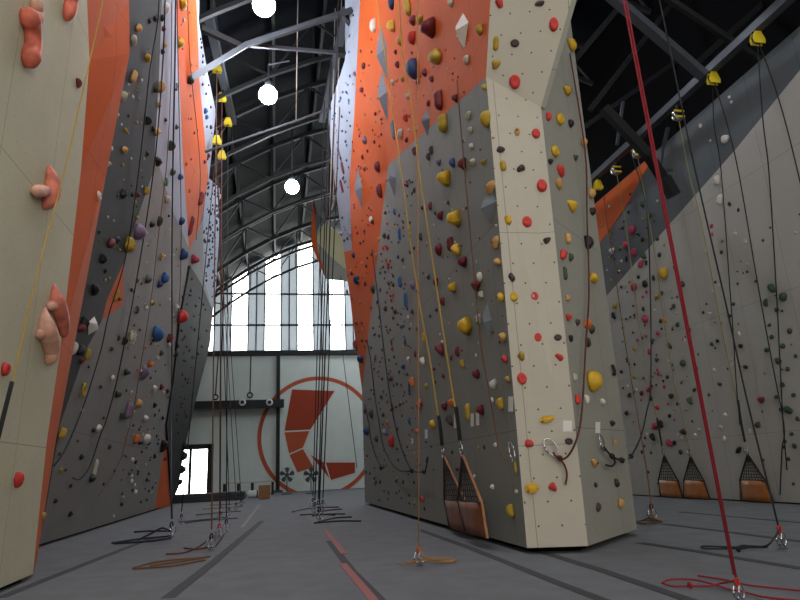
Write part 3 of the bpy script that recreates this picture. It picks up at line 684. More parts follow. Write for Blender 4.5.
# rails over the lane with pulleys, and free ropes to floor anchors
def rail(p, q, t=.16):
    bm = BM(); bar(bm, p, q, t, t); return st('roof_beam', bm, steel)
rl = [ony(205, -40, 12.6), ony(232, 118, 19.4)]; zav = (rl[0].z+rl[1].z)/2
rail(onz(209, 18, 12.2), onz(233, 122, 12.2), .22)
rail(onz(347, 10, 13.2), onz(322, 120, 13.2), .22)
FPL = [(217, 68), (222, 97), (228, 122), (217, 140), (222, 155)]
FPP = []
for (px, py), t in zip(FPL, ['topmost of the five', 'second from the top', 'third from the top, farthest right', 'fourth from the top', 'lowest of the five']):
    p = onz(px, py, 11.9 if py < 130 else 10.6); FPP.append(p); pulley(p, 'yellow pulley beside the left lane wall under the roof, ' + t, 'pulleys over the lane', 1.05, Vector((1, 0, 0)))
LF = [((211, 550), (209, 380), 0, 'brown', 'brown', [[(133, 568), (156, 562), (184, 559), (208, 557)], [(150, 566), (180, 561.5), (210, 556.5)], [(133, 568.5), (170, 566), (205, 560)]], 'rope over the lane with an orange tail toward the left wall', 'brown'),  # orange rope coloured brown, its backlit darkness put into the colour
      ((219, 537), (209.5, 300), 1, 'black', 'maroon', [[(166, 554), (182, 553), (196, 548), (208, 540), (218, 533)], [(184, 548), (197, 549), (210, 547)]], 'rope over the lane whose maroon tail curls on the floor', 'maroon'),
      ((226, 532), (218, 300), 2, 'black', 'black', [[(205, 547), (215, 546), (224, 534)]], 'black rope over the lane ending near a short black tail', 'black'),
      ((181, 524), (190, 440), 3, 'black', 'black', [[(178, 522), (200, 520), (228, 517)]], 'dark rope close to the left wall ending at a small anchor', 'black'),
      ((220, 521), (213, 380), 4, 'black', 'black', [[(185, 523), (205, 520.5), (238, 518)]], 'dark rope over the lane third from the right cluster edge', 'black'),
      ((229, 516), (225, 380), None, 'black', 'black', [[(196, 515), (215, 513), (241, 511)]], 'dark rope over the far lane left of the plywood box', 'black'),
      ((236, 510), (229, 380), None, 'black', 'brown', [[(203, 509), (220, 508), (243, 506)]], 'brown rope over the far lane left of the plywood box', 'brown'),
      ((241, 506), (233, 380), None, 'black', 'black', [[(210, 505), (228, 504.5), (245, 502)]], 'farthest dark rope of the left lane cluster', 'black')]
for n, (bt, via, pi, m_, tm, tails, t, tc) in enumerate(LF):
    b_ = onz(*bt, .02); b2 = b_+Vector((0, 0, .25))
    col = {'orange': 'tan', 'maroon': 'rust'}.get(tc, tc)
    if pi is not None: tp_ = FPP[pi]
    else:
        v_ = ony(*via, b_.y); tp_ = over(b2, v_, 11.4)
    mid_ = (b2+tp_)/2 + Vector((.0, 0, -.05))
    rope([tp_, mid_, b2], .011, col, t, 'ropes over the lane', tail=[fl(*x, z=.02) for x in tails], smooth=False)
    anchor(b_, 'floor anchor under the ' + t.replace('rope over the lane', 'rope', 1).replace(' on the floor', ''), 'red' if n == 1 else 'black', .85)
CF = [((313, 508), (317, 356), 'first from the left'), ((315, 514), (320, 356), 'second from the left'), ((318.5, 512), (322.7, 356), 'third from the left'), ((319.5, 521), (326, 330), 'fourth from the left, ending nearest'), ((323, 511), (329, 356), 'fifth from the left')]
CT = [[[(292, 512), (312, 508), (339, 507)]], [[(300, 515), (318, 514), (335, 515)]], [[(312, 516), (330, 514), (345, 514)]], [[(314, 523), (339, 521), (361, 521)], [(318, 522), (335, 518), (352, 517)]], [[(318, 512), (330, 510), (342, 509)]]]
for (bt, via, t), tl_ in zip(CF, CT):
    b_ = onz(*bt, .02); b2 = b_+Vector((0, 0, .3)); v_ = ony(*via, b_.y)
    rope([over(b2, v_, 12.6), v_, b2], .015, 'black', 'dark rope before the far emblem, ' + t, 'ropes before the emblem', tail=[fl(*x) for x in tl_], smooth=False)
    anchor(b_, 'small floor anchor of the rope before the emblem, ' + t, 'black', 1.1)
b_ = ony(357, 468, 30); rope([ony(341, 276, 29.8), ony(343, 356, 30), b_], .016, 'black', 'thin dark cord slanting across the right part of the emblem', 'ropes before the emblem', smooth=False)
for px0, px1, py1, Y, t in ((335.6, 329, 250, 17, 'left of two pale ropes along the far edge of the tower'), (342, 333, 200, 16, 'right of two pale ropes along the far edge of the tower'), (298, 296, 120, 15, 'single pale cable hanging between the roof lamps')):
    a_, c_ = ony(px0, -10, Y), ony(px1, py1, Y); rope([a_, c_], .014, 'white', t, 'pale cables under the roof', smooth=False)
# roof braces over the lane
def brace(pts, w, h, m):
    bm = BM()
    for p, q_ in zip(pts, pts[1:]): bar(bm, p, q_, w, h)
    return st('roof_brace', bm, m)
s0 = onp(188, 80, PL, 0)
brace([s0, ony(246, 45, 14.0), ony(352, 10, 14.0)], .10, .13, steel)
brace([ony(246, 45, 14.2), ony(340, 53, 15.2), ony(362, 55, 15.2)], .07, .09, steel)
brace([ony(338, 52, 15.1), ony(364, 56, 15.1)], .2, .2, black)
brace([ony(201, 28, 13.6), ony(240, 46, 14.1)], .12, .16, black)
brace([ony(344, 15, 14.3), ony(372, 47, 14.6)], .14, .16, black)
brace([ony(205, 152, 15), ony(296, 121, 15), ony(331, 108, 15)], .05, .05, steel)
bm = BM(); lathe(bm, [(.02, -.1), (.1, -.06), (.1, .02), (.04, .08)], s0+Vector((.06, 0, 0)), 12, PL[1]); st('roof_brace', bm, black)
# right hall braces
brace([ony(604, -10, 9.5), ony(704, 76, 9.5)], .2, .14, steel)
brace([ony(604, 108, 11), ony(648, 155, 11), ony(668, 186, 11.1)], .16, .2, black)
brace([ony(664, 178, 11.0), ony(674, 196, 11.0)], .22, .2, black)
brace([ony(668, 128, 11.6), ony(662, 152, 11.6), ony(658, 178, 11.5)], .07, .07, steel)
brace([ony(655, 172, 11.5), ony(672, 170, 11.5)], .05, .05, steel)
brace([ony(623, 102, 12), ony(617, 145, 12)], .06, .06, steel)
for (xa, ya), (xb, yb), Y in (((575, 60), (650, -30), 11), ((586, 126), (720, 30), 13), ((590, 110), (690, -20), 12), ((700, 60), (800, -30), 10), ((640, -20), (760, 60), 9)): brace([ony(xa, ya, Y), ony(xb, yb, Y)], .09, .12, dsteel)

# ------------------------------------------------------------------ belay gates
vinyl = mat('brown vinyl', (176, 108, 54), .5, noise=.12, nscale=9)
vinyl2 = mat('shaded brown vinyl', (122, 68, 42), .5, noise=.12, nscale=9)  # the brown vinyl again, darkened because the tower gates get less light
net_m = mat('black netting', (44, 34, 26), .8); edge_m = mat('rope edging', (176, 122, 84), .8)
def gate(poly, pl, off, label, m, em=None, group='belay gates'):
    ap, ml, mr, bl, br = [onp(x, y, pl, off) for x, y in poly]; n = pl[1]
    base = (bl+br)/2
    o = empty('belay_gate', base, label, 'belay gate', group)
    bm = BM(); N = 8; rows = []
    for j in range(5):
        v = j/4; a_, b2 = ml.lerp(bl, v), mr.lerp(br, v)
        rows.append([a_.lerp(b2, i/N) + n*(.05*math.sin(math.pi*i/N) + .012*math.sin(i*2.1+j)) for i in range(N+1)])
    F_ = [[bm.verts.new(p) for p in r] for r in rows]; Bk = [[bm.verts.new(p - n*.012) for p in r] for r in rows]
    for j in range(4):
        for i in range(N):
            bm.faces.new((F_[j][i], F_[j+1][i], F_[j+1][i+1], F_[j][i+1])); bm.faces.new((Bk[j][i], Bk[j][i+1], Bk[j+1][i+1], Bk[j+1][i]))
    for j in range(4):
        bm.faces.new((F_[j][0], Bk[j][0], Bk[j+1][0], F_[j+1][0])); bm.faces.new((F_[j][N], F_[j+1][N], Bk[j+1][N], Bk[j][N]))
    for i in range(N):
        bm.faces.new((F_[0][i], F_[0][i+1], Bk[0][i+1], Bk[0][i])); bm.faces.new((F_[4][i], Bk[4][i], Bk[4][i+1], F_[4][i+1]))
    bmesh.ops.recalc_face_normals(bm, faces=bm.faces[:]); obj('vinyl_panel', bm, m, o, True)
    bm = BM(); K = 8
    for k in range(K+1):
        t = k/K; tube(bm, [ap.lerp(ml, .06+.94*t), ap.lerp(mr, .06+.94*t)], .007, 5)
        tube(bm, [ap.lerp(ml.lerp(mr, t), .06), ml.lerp(mr, t)], .007, 5)
    obj('net', bm, net_m, o)
    for e0, e1 in ((ml, bl), (mr, br)):
        bm = BM(); tube(bm, [ap, e0, e1], .017, 6); obj('edge_rope', bm, (em or edge_m) if e0 is mr else net_m, o)
    bm = BM(); bar(bm, ml, mr, .03, .05, n); obj('batten', bm, net_m, o)
    bm = BM(); carabiner(bm, ap + ZZ*.06 + n*.01, n, ZZ, .17, .01); obj('carabiner', bm, chrome, o, True)
    return o
gate([(664, 455), (658.5, 480), (678, 481), (660.5, 496), (682.5, 497.5)], PRW, .1, 'brown triangular belay gate on the right wall, leftmost of three', vinyl, net_m)
gate([(690.5, 456), (684, 480), (704, 481), (683.5, 497), (710, 499)], PRW, .1, 'brown triangular belay gate on the right wall, middle of three', vinyl, net_m)
gate([(747.5, 454), (740, 480), (765.5, 481), (741, 499.5), (774, 502.5)], PRW, .1, 'brown triangular belay gate on the right wall, rightmost of three', vinyl, net_m)
gate([(444, 456), (444.5, 500), (466, 502), (449.5, 527), (471, 534)], PG, .10, 'left brown belay gate hanging on the grey tower side', vinyl2)
gate([(462.5, 454), (458, 501), (482, 503), (465, 530), (487.5, 538.5)], PG, .24, 'right brown belay gate hanging on the grey tower side by the yellow rope', vinyl2)

# ------------------------------------------------------------------ floor strips
strip_m = mat('dark seam strip', (58, 60, 64), .85); pink = mat('faded red tape', (158, 92, 90), .8); palet = mat('pale tape', (128, 128, 126), .8)
def strip(pts, w, m, name='floor_seam', z=.004, **k):
    bm = BM(); P = [onz(x, y, 0) for x, y in pts]
    for p, q_ in zip(P, P[1:]): bar(bm, p + Vector((0, 0, z/2)), q_ + Vector((0, 0, z/2)), w, z)
    o = obj(name, bm, m); return o
for xy, w in (([(420, 530), (470, 548), (560, 584), (612, 604)], .09), ([(168, 598), (214, 562), (262, 521)], .11), ([(0, 598), (60, 574), (121, 550), (150, 539)], .10), ([(329, 541), (352, 571), (384, 604)], .08),
              ([(640, 543), (700, 552), (803, 569)], .10), ([(538, 551), (600, 570), (700, 604)], .10), ([(664, 524), (720, 531), (803, 542)], .10), ([(680, 512), (803, 523)], .07), ([(560, 548), (603, 558), (700, 575)], .0)):
    if w: tag(strip(xy, w, strip_m), kind='structure')
tag(strip([(325, 530), (344, 554)], .07, pink, 'floor_tape', .006), 'upper faded red tape dash on the lane floor', 'floor tape', 'red tape dashes')
tag(strip([(343, 564), (375, 602)], .07, pink, 'floor_tape', .006), 'lower faded red tape dash cut by the bottom edge', 'floor tape', 'red tape dashes')
tag(strip([(260, 504), (242, 528)], .07, palet, 'floor_tape', .006), 'thin pale tape line on the far lane floor', 'floor tape')
# white paper tags
paper = mat('paper', (226, 224, 218), .8)
for x, y, w_, h_, t in ((567.5, 426, 9, 11, 'square white paper tag on the cream front of the tower'), (598, 427.5, 4.5, 11, 'narrow white tag on the grey right face of the tower'), (472, 420, 3, 13, 'left of two white tags on the tower side near the yellow sloper'), (477.5, 419, 3, 13, 'right of two white tags on the tower side'), (455.5, 421, 3, 14, 'white tag beside the black sleeve on the tower side'), (426, 434, 2.5, 9, 'white tag on the tower side left of the belay gates'), (510.5, 404, 4.5, 15, 'pale narrow tag at the cream edge of the tower side'), (412, 441, 2, 5, 'small white tag on the far tower side')):
    h = hit(x, y); pl = (h[0], h[1][1])
    pts = [onp(x+a_*w_/2, y+b2*h_/2, pl, .006) for a_, b2 in ((-1, -1), (1, -1), (1, 1), (-1, 1))]
    bm = BM(); prism(bm, pts, pl[1], .004); o = obj('route_tag', bm, paper); tag(o, t, 'tag', 'route tags')
# ------------------------------------------------------------------ climbing holds: x, y, width, height in the photo, colour, shape
DATA = """
499,3,7,8,R 540,3,8,6,N 554,24,9,12,Rk 496,43,8,13,yw 515,43,9,7,Nk 496,64,9,8,y 515,81,11,12,Rk 517,131,7,8,T 536,133,9,10,Rk 500,149,9,6,N 503,165,10,11,yw 521,168,8,8,N 542,185,11,13,Rk 508,219,11,9,Yw 527,221,11,12,Rk 547,240,9,6,N 512,277,9,7,N 514,296,9,9,Yk 534,296,10,11,Rk 538,337,9,10,Rk 558,337,8,6,Nk 521,356,9,11,yt 560,357,7,8,R 522,378,10,11,Rk 547,419,15,6,Yj 529,444,8,8,R 569,441,8,6,Nk 532,488,13,9,Yj 553,487,8,8,R
573,44,9,12,Yk 551,78,4,8,R 568,90,9,9,Y 549,116,6,8,R 561,119,9,11,Yk 571,123,6,7,K 584,142,6,8,T 556,151,9,11,Yk 551,161,5,7,K 576,157,5,6,g 561,170,9,9,R 559,183,8,9,T 592,193,7,9,T 573,205,11,11,Y 593,211,6,8,K 589,242,9,13,K 569,238,8,11,Tw 564,254,9,9,R 571,257,5,8,g 566,273,6,14,gw 594,278,9,10,Y 568,298,6,6,T 569,317,7,7,R 578,322,5,7,N 588,324,9,10,O 592,329,6,9,N 588,342,6,9,N 571,338,5,6,K 595,381,15,20,Ys 614,370,6,11,Kd 575,377,5,8,c 578,399,6,9,R 587,399,5,9,W 603,402,5,7,W 613,423,6,6,K 615,442,6,5,T 595,463,8,8,T 596,485,4,5,K 617,483,5,8,N 599,507,5,9,N 621,503,6,8,T
391,2,8,8,b 406,7,9,17,yw 450,3,5,8,c 373,25,7,11,W 391,26,8,10,Y 412,21,6,8,r 419,20,8,8,y 428,28,16,20,rt 460,31,16,34,Wv 479,30,8,9,y 411,38,8,10,R 399,41,5,7,T 395,52,4,5,r 397,65,5,6,r 435,57,12,15,y 412,69,11,20,bs 424,73,5,7,r 431,79,5,6,r 417,82,4,6,r 392,82,4,7,W 402,79,4,7,T 407,96,4,7,W 466,60,6,8,c 437,100,12,20,rw 428,103,4,7,r 455,98,7,10,rt 405,118,5,8,R 441,123,15,18,yw 400,133,6,8,W 425,122,10,28,Av 485,119,11,16,ys 468,115,6,7,c 470,130,5,8,c 471,146,5,6,c 484,87,5,7,y 361,90,4,8,r 363,66,5,6,r 354,74,4,6,p 375,114,3,4,r 374,142,3,4,r 406,140,4,6,r 416,130,3,5,T 409,130,3,5,W 364,140,5,8,p 392,130,5,20,Aw 381,52,12,56,Av 382,96,11,52,Av
377,167,6,11,rs 379,191,6,15,rs 358,188,9,42,Av 350,232,11,40,Av 392,180,9,34,Av 362,157,3,6,r 364,169,3,5,r 342,168,4,13,rw 341,186,4,14,rw 338,152,4,10,pw 371,220,4,8,W 414,151,4,8,r 431,150,4,8,N 428,157,4,8,N 438,162,5,7,p 452,163,6,10,b 462,164,9,14,rt 472,162,6,10,c 483,162,6,6,y 444,178,14,20,Yt 406,184,4,10,r 414,190,3,7,N 490,187,10,13,T 487,206,20,34,Av 430,206,4,8,r 422,208,3,6,N 440,215,6,9,r 448,203,3,5,N 466,208,3,4,r 454,220,15,20,Yt 495,242,8,13,T 449,244,10,15,rw 455,250,10,14,Y 462,262,14,13,rt 438,249,7,12,r 420,237,4,9,N 497,262,7,9,T 480,276,5,7,W 418,252,3,6,R 394,212,3,10,Bw 399,234,4,14,Bw
385,213,3,4,N 384,236,4,6,N 388,237,3,6,N 383,248,3,6,R 387,248,3,6,R 398,257,3,5,b 402,260,3,4,r 386,260,3,4,p 388,264,4,7,R 383,267,2,3,N 380,273,3,3,N 385,272,2,4,b 393,276,3,4,b 388,283,3,4,N 393,285,3,5,N 399,282,5,12,Bw 412,285,5,9,p 404,267,2,3,c 414,248,3,4,r 422,208,3,6,N 435,213,3,6,g 428,277,4,6,b 435,282,4,8,r 423,273,2,3,N 429,236,2,4,N
372,222,4,7,N 368,225,3,3,R 357,233,3,4,r 360,243,3,4,r 353,255,4,7,b 364,231,3,3,r 365,253,3,3,T 367,258,3,3,r 366,266,3,5,r 351,273,3,6,r 356,280,8,8,b 365,283,3,7,r 379,239,4,6,T 376,255,3,5,T 381,254,2,3,N 373,289,5,9,N 347,292,3,6,N 352,299,2,3,r 360,302,3,4,T 371,308,2,4,N 356,323,3,6,r 362,329,2,3,T 355,345,4,10,r 360,359,7,8,b
380,290,2,5,b 389,284,3,4,N 393,295,3,5,R 391,300,3,5,R 392,308,3,4,r 405,300,5,16,Bw 417,291,3,5,r 385,309,5,6,N 395,312,4,6,N 393,318,3,4,r 412,312,4,6,N 408,317,3,5,W 377,302,2,5,b 379,317,2,5,g 373,328,3,3,N 374,335,2,3,N 379,336,2,4,g 386,327,2,3,N 390,330,2,3,N 388,333,2,3,N 391,341,2,4,N 392,349,3,6,r 394,357,2,4,N 401,327,2,5,b 411,325,2,5,c 417,329,3,6,r 405,342,3,10,bw 423,337,4,10,Yw 430,316,3,5,g 436,310,4,4,b 442,301,5,9,r 436,282,5,8,r 439,349,10,13,r 457,351,5,11,r 442,342,4,4,W 452,288,11,12,Yt 451,358,3,7,r 408,359,4,6,W 422,361,6,8,W 415,354,3,8,r 403,367,6,6,bt 389,360,2,3,N 396,364,2,3,N 380,362,3,3,N 375,359,2,4,N 371,348,2,3,N 382,350,2,4,b
455,252,5,7,r 442,301,6,12,r 479,277,6,10,W 475,285,11,12,r 481,295,6,8,c 500,297,7,10,Y 496,262,6,6,T 465,326,16,22,Yt 486,320,12,36,Av 478,319,6,10,c 502,337,8,10,T 462,364,5,9,y 476,356,3,6,c 476,374,9,11,rt 443,376,4,6,r 504,359,6,10,R 493,384,8,13,Wt 507,379,6,6,T 426,386,4,7,y 412,382,5,10,O 409,388,3,15,bw 390,379,5,6,N 409,359,2,4,N
500,404,9,12,y 480,410,9,12,rt 467,412,8,17,yw 451,403,7,8,O 444,406,6,8,r 449,420,8,10,N 432,424,7,8,Y 419,404,5,10,O 409,421,3,10,bw 416,431,5,6,O 492,400,4,7,W 495,445,4,5,W 484,447,3,6,N 478,448,3,4,y 515,467,4,11,Yw 492,487,5,6,W 474,476,3,4,W 516,492,6,5,c 510,511,9,12,y 452,452,3,4,N 457,469,5,5,N 422,499,4,6,R 391,441,6,10,R 376,439,4,7,Nt 371,414,4,8,N 366,431,7,8,b 365,411,4,6,N 384,432,5,8,p 387,422,3,6,O 391,410,4,4,N 400,404,3,4,N
364,449,2,2,N 367,456,2,3,N 373,447,2,3,N 397,449,3,3,N 398,460,2,4,N 407,447,2,3,N 426,442,2,3,N 418,457,2,3,R 376,482,2,4,N 380,482,2,4,N 396,481,2,4,N 403,482,2,5,N 384,491,2,3,N 388,492,2,3,N 396,493,2,3,N 409,495,2,3,N 379,500,2,3,N 394,472,2,3,N 366,472,2,3,N 374,369,2,3,N 382,379,3,4,N 391,379,5,6,r 399,372,2,5,N 397,384,2,4,N 371,390,2,3,N 374,394,3,4,N 381,397,4,5,N 387,402,2,4,N 400,404,2,4,N 392,409,4,5,N 383,415,4,5,N 372,414,2,3,N 396,407,2,3,N 383,424,2,3,N 417,405,3,6,O 421,404,3,6,r 435,382,2,4,N 434,369,3,4,r 444,407,4,5,r 397,429,3,4,N
630,194,3,3,K 629,202,5,4,P 628,212,3,5,K 641,204,6,6,g 657,201,3,3,c 650,216,4,5,g 643,219,4,3,T 622,228,4,4,g 631,230,7,8,P 637,234,3,3,K 642,240,4,6,K 609,234,5,6,y 625,245,5,7,P 633,252,6,7,P 626,259,3,7,K 621,261,4,4,W 611,251,6,6,W 614,259,3,3,b 643,256,6,6,g 659,255,5,5,N 657,239,4,4,g 646,262,3,5,K 640,264,6,6,P 602,216,4,3,y 601,226,3,3,y 609,206,3,3,W 664,245,3,3,T
646,264,3,4,N 674,267,4,5,N 607,270,2,2,W 619,271,3,3,W 638,277,4,4,K 644,284,6,7,K 653,278,4,7,g 662,273,9,12,Ys 681,284,6,6,g 621,287,3,4,N 633,287,6,7,P 627,292,2,2,K 646,292,4,4,P 661,293,5,5,g 656,297,6,5,y 672,298,2,2,N 673,306,5,5,g 614,306,7,5,y 613,316,4,8,K 643,309,4,6,K 633,306,3,3,N 634,315,3,3,K 630,317,3,3,N 626,319,3,3,g 644,319,7,8,P 660,321,4,5,K 664,320,5,8,T 677,325,5,6,g 689,330,4,6,g 657,333,5,5,P 629,282,3,3,y
637,340,4,4,P 642,338,3,4,K 646,336,3,4,P 652,342,3,6,K 634,349,5,5,y 649,352,5,6,P 669,346,4,8,g 656,360,4,6,g 627,361,3,4,N 682,363,6,6,g 696,368,4,5,g 672,365,2,4,K 657,370,3,3,P 658,374,4,5,P 667,377,5,4,K 621,372,4,4,K 634,377,4,5,y 663,381,3,3,K 664,387,4,4,P 681,383,2,3,N 623,388,3,3,g 629,395,5,5,K 641,393,5,5,r 649,389,7,6,P 651,398,5,6,K 670,396,8,5,g 677,404,3,4,K 689,401,6,6,g 694,390,5,4,N
729,316,5,4,K 733,304,4,4,g 717,341,5,4,K 711,344,4,4,g 740,346,6,5,K 739,334,3,6,W 745,367,6,4,K 719,384,6,4,N 714,370,3,5,W 760,400,7,6,r 771,288,6,8,g 782,297,7,7,g 765,303,5,7,g 776,310,5,5,g 769,325,5,4,g 771,337,5,5,g 789,331,6,5,g 782,346,6,5,g 766,350,6,5,g 795,356,4,4,g 777,361,6,6,g 787,369,5,5,g 782,385,6,5,g 776,397,5,4,N 793,395,5,4,g 787,410,7,8,g 757,425,7,5,N 797,419,5,5,g 725,415,5,4,W 732,365,2,6,W 714,321,4,3,c 660,424,5,7,K 654,426,6,6,P 669,416,6,4,K 657,407,4,6,R 626,413,5,5,K 692,421,3,3,N 686,410,6,3,yj 699,387,3,6,O
652,437,5,7,K 668,443,9,6,P 674,443,5,5,K 680,452,5,5,N 683,432,6,7,N 695,435,3,4,W 678,435,2,5,W 699,430,4,4,c 724,439,4,6,W 750,431,2,5,W 738,450,7,5,K 791,434,5,4,g 794,446,5,5,g 788,459,4,4,N 793,484,3,3,N 720,427,5,4,c 648,472,3,3,K 644,446,3,3,K 658,483,2,4,K 763,460,3,3,N
716,180,7,8,W 719,199,6,9,W 729,204,4,5,N 738,210,3,4,N 711,226,4,5,P 712,234,3,5,P 735,234,4,4,W 745,241,4,5,W 721,252,4,4,N 747,264,3,5,c 715,282,3,3,N 675,267,4,5,N 700,126,4,4,W 724,139,7,7,W 729,97,3,3,W 731,102,3,3,W 710,141,3,3,c
139,28,5,8,T 134,40,5,9,c 148,58,5,7,y 135,77,7,13,Tw 124,96,6,9,c 133,97,3,4,W 118,115,3,6,c 150,21,4,5,K 156,19,5,6,K 163,18,4,7,K 164,29,4,6,r 165,45,5,6,T 163,52,4,6,K 167,8,6,8,W 162,87,6,10,T 156,90,4,6,K 160,105,4,7,T 149,121,7,8,K 154,129,5,6,K 158,132,6,10,T 142,80,3,3,W 129,116,4,4,N 126,130,4,5,y 125,150,5,7,T 123,165,4,4,y 112,149,3,5,W 159,162,7,9,K 148,154,6,5,N 166,120,3,4,K 177,127,4,5,g 172,146,7,9,g 173,172,5,7,g 181,177,5,7,B 109,164,3,6,c 177,87,4,8,gd 181,42,6,8,Y 184,5,8,10,Y 184,20,3,4,W 187,164,4,4,O 206,111,5,6,B 207,117,5,5,B 211,107,3,3,N 211,127,3,4,N 205,162,4,4,r 209,156,3,6,r
99,196,6,10,W 124,194,6,8,K 133,195,4,5,N 139,195,4,6,r 147,191,6,7,y 100,232,4,4,g 112,243,7,9,r 118,240,4,8,K 130,245,10,13,y 120,250,3,3,y 140,232,12,14,ps 104,259,8,8,K 106,271,4,4,K 96,290,8,10,K 153,224,6,7,K 160,221,5,9,g 138,218,4,5,T 167,182,6,8,Gd 168,199,6,8,c 169,216,3,3,K 182,221,5,8,b 184,255,7,14,bt 162,257,6,7,yd 165,278,7,15,Bt 160,284,5,9,bt 149,279,6,9,g 132,290,4,4,K 154,303,6,6,y 138,310,8,7,Nd 147,308,4,5,W 177,307,5,6,W 183,317,8,13,Rs 158,334,12,14,Bs 170,338,5,8,r 195,259,8,11,Pt 192,226,5,20,rw 202,199,6,14,rw 190,191,4,4,O 117,295,4,12,y 120,299,4,4,r 94,326,14,18,Wv 85,323,8,10,K 216,182,5,4,K 220,197,4,5,c
82,328,8,8,r 75,348,5,11,W 82,350,8,9,K 82,361,5,6,r 88,354,5,10,y 89,367,3,3,N 119,338,3,6,N 132,337,8,12,cj 125,341,5,7,K 112,349,5,5,N 140,330,3,3,N 170,345,3,5,W 177,353,4,8,K 182,331,3,3,N 146,347,3,4,T 162,353,4,6,g 158,358,4,5,W 151,364,5,7,O 127,372,7,8,gt 145,373,8,11,p 138,370,3,3,R 113,378,4,6,W 101,387,4,4,N 84,390,8,13,yd 118,394,7,8,gt 155,389,5,7,W 162,387,5,6,r 168,391,4,5,r 151,378,3,3,N 139,404,6,9,T 155,405,7,5,K 130,411,9,15,pw 122,416,8,6,g 82,410,3,4,W 146,418,6,6,W 104,418,3,3,N 130,400,3,3,T
63,433,7,9,y 78,441,3,3,N 60,454,3,4,N 82,457,5,6,K 99,428,7,6,W 94,430,4,5,K 110,447,4,5,N 126,437,3,4,T 137,439,7,8,O 140,443,4,4,K 147,439,6,9,W 149,443,4,5,K 133,460,4,5,W 136,462,3,4,K 142,452,3,3,N 155,456,3,5,K 96,468,5,15,cw 93,478,6,8,K 61,470,6,5,y 66,470,4,3,g 71,486,3,4,K 56,501,5,5,K 71,514,4,6,K 104,484,3,3,K 115,471,3,3,N 122,504,3,4,K 132,481,4,4,W 136,492,3,5,W 114,516,2,3,W 141,502,2,3,N 147,500,2,3,N 149,491,2,3,N 147,480,4,4,K 138,474,3,3,K 156,482,2,3,N 129,474,2,3,N 149,474,3,3,N 164,446,6,12,K 167,443,4,5,K 163,418,3,4,K 157,436,2,3,N 155,415,2,4,N 165,459,2,4,K 187,416,3,4,N 177,420,2,3,N 43,516,6,6,T
191,291,4,3,K 183,297,3,4,K 186,318,3,3,N 196,306,2,3,N 178,346,3,5,K 195,330,2,3,N 79,83,5,8,r 7,369,9,12,Rk 19,479,8,12,R
185,446,5,7,K 184,456,5,8,K 182,470,5,8,K 181,482,4,6,K
"""
COL = dict(R=('red', (206, 54, 46)), r=('maroon', (112, 30, 40)), Y=('yellow', (212, 168, 36)), y=('mustard', (178, 146, 38)), O=('orange', (206, 106, 42)), T=('tan', (196, 150, 88)), W=('white', (222, 216, 206)), K=('black', (26, 27, 30)), N=('dark brown', (62, 48, 46)), g=('dark green', (52, 72, 52)), G=('green', (48, 128, 58)), B=('blue', (40, 88, 142)), b=('navy', (38, 58, 102)), P=('pink', (178, 58, 88)), p=('purple', (128, 108, 134)), c=('cream', (190, 182, 160)), A=('grey', (120, 128, 136)))
SH = dict(o='hold', k='knob hold', w='pinch hold', j='bar hold', v='volume', t='wedge hold', d='ring hold', s='round hold')
def hmat(k):
    n, c = COL[k]; return mat('hold ' + n, c, .6 if k != 'A' else .75, noise=.12, nscale=14, bump=.15, bscale=120)
VAR = {}
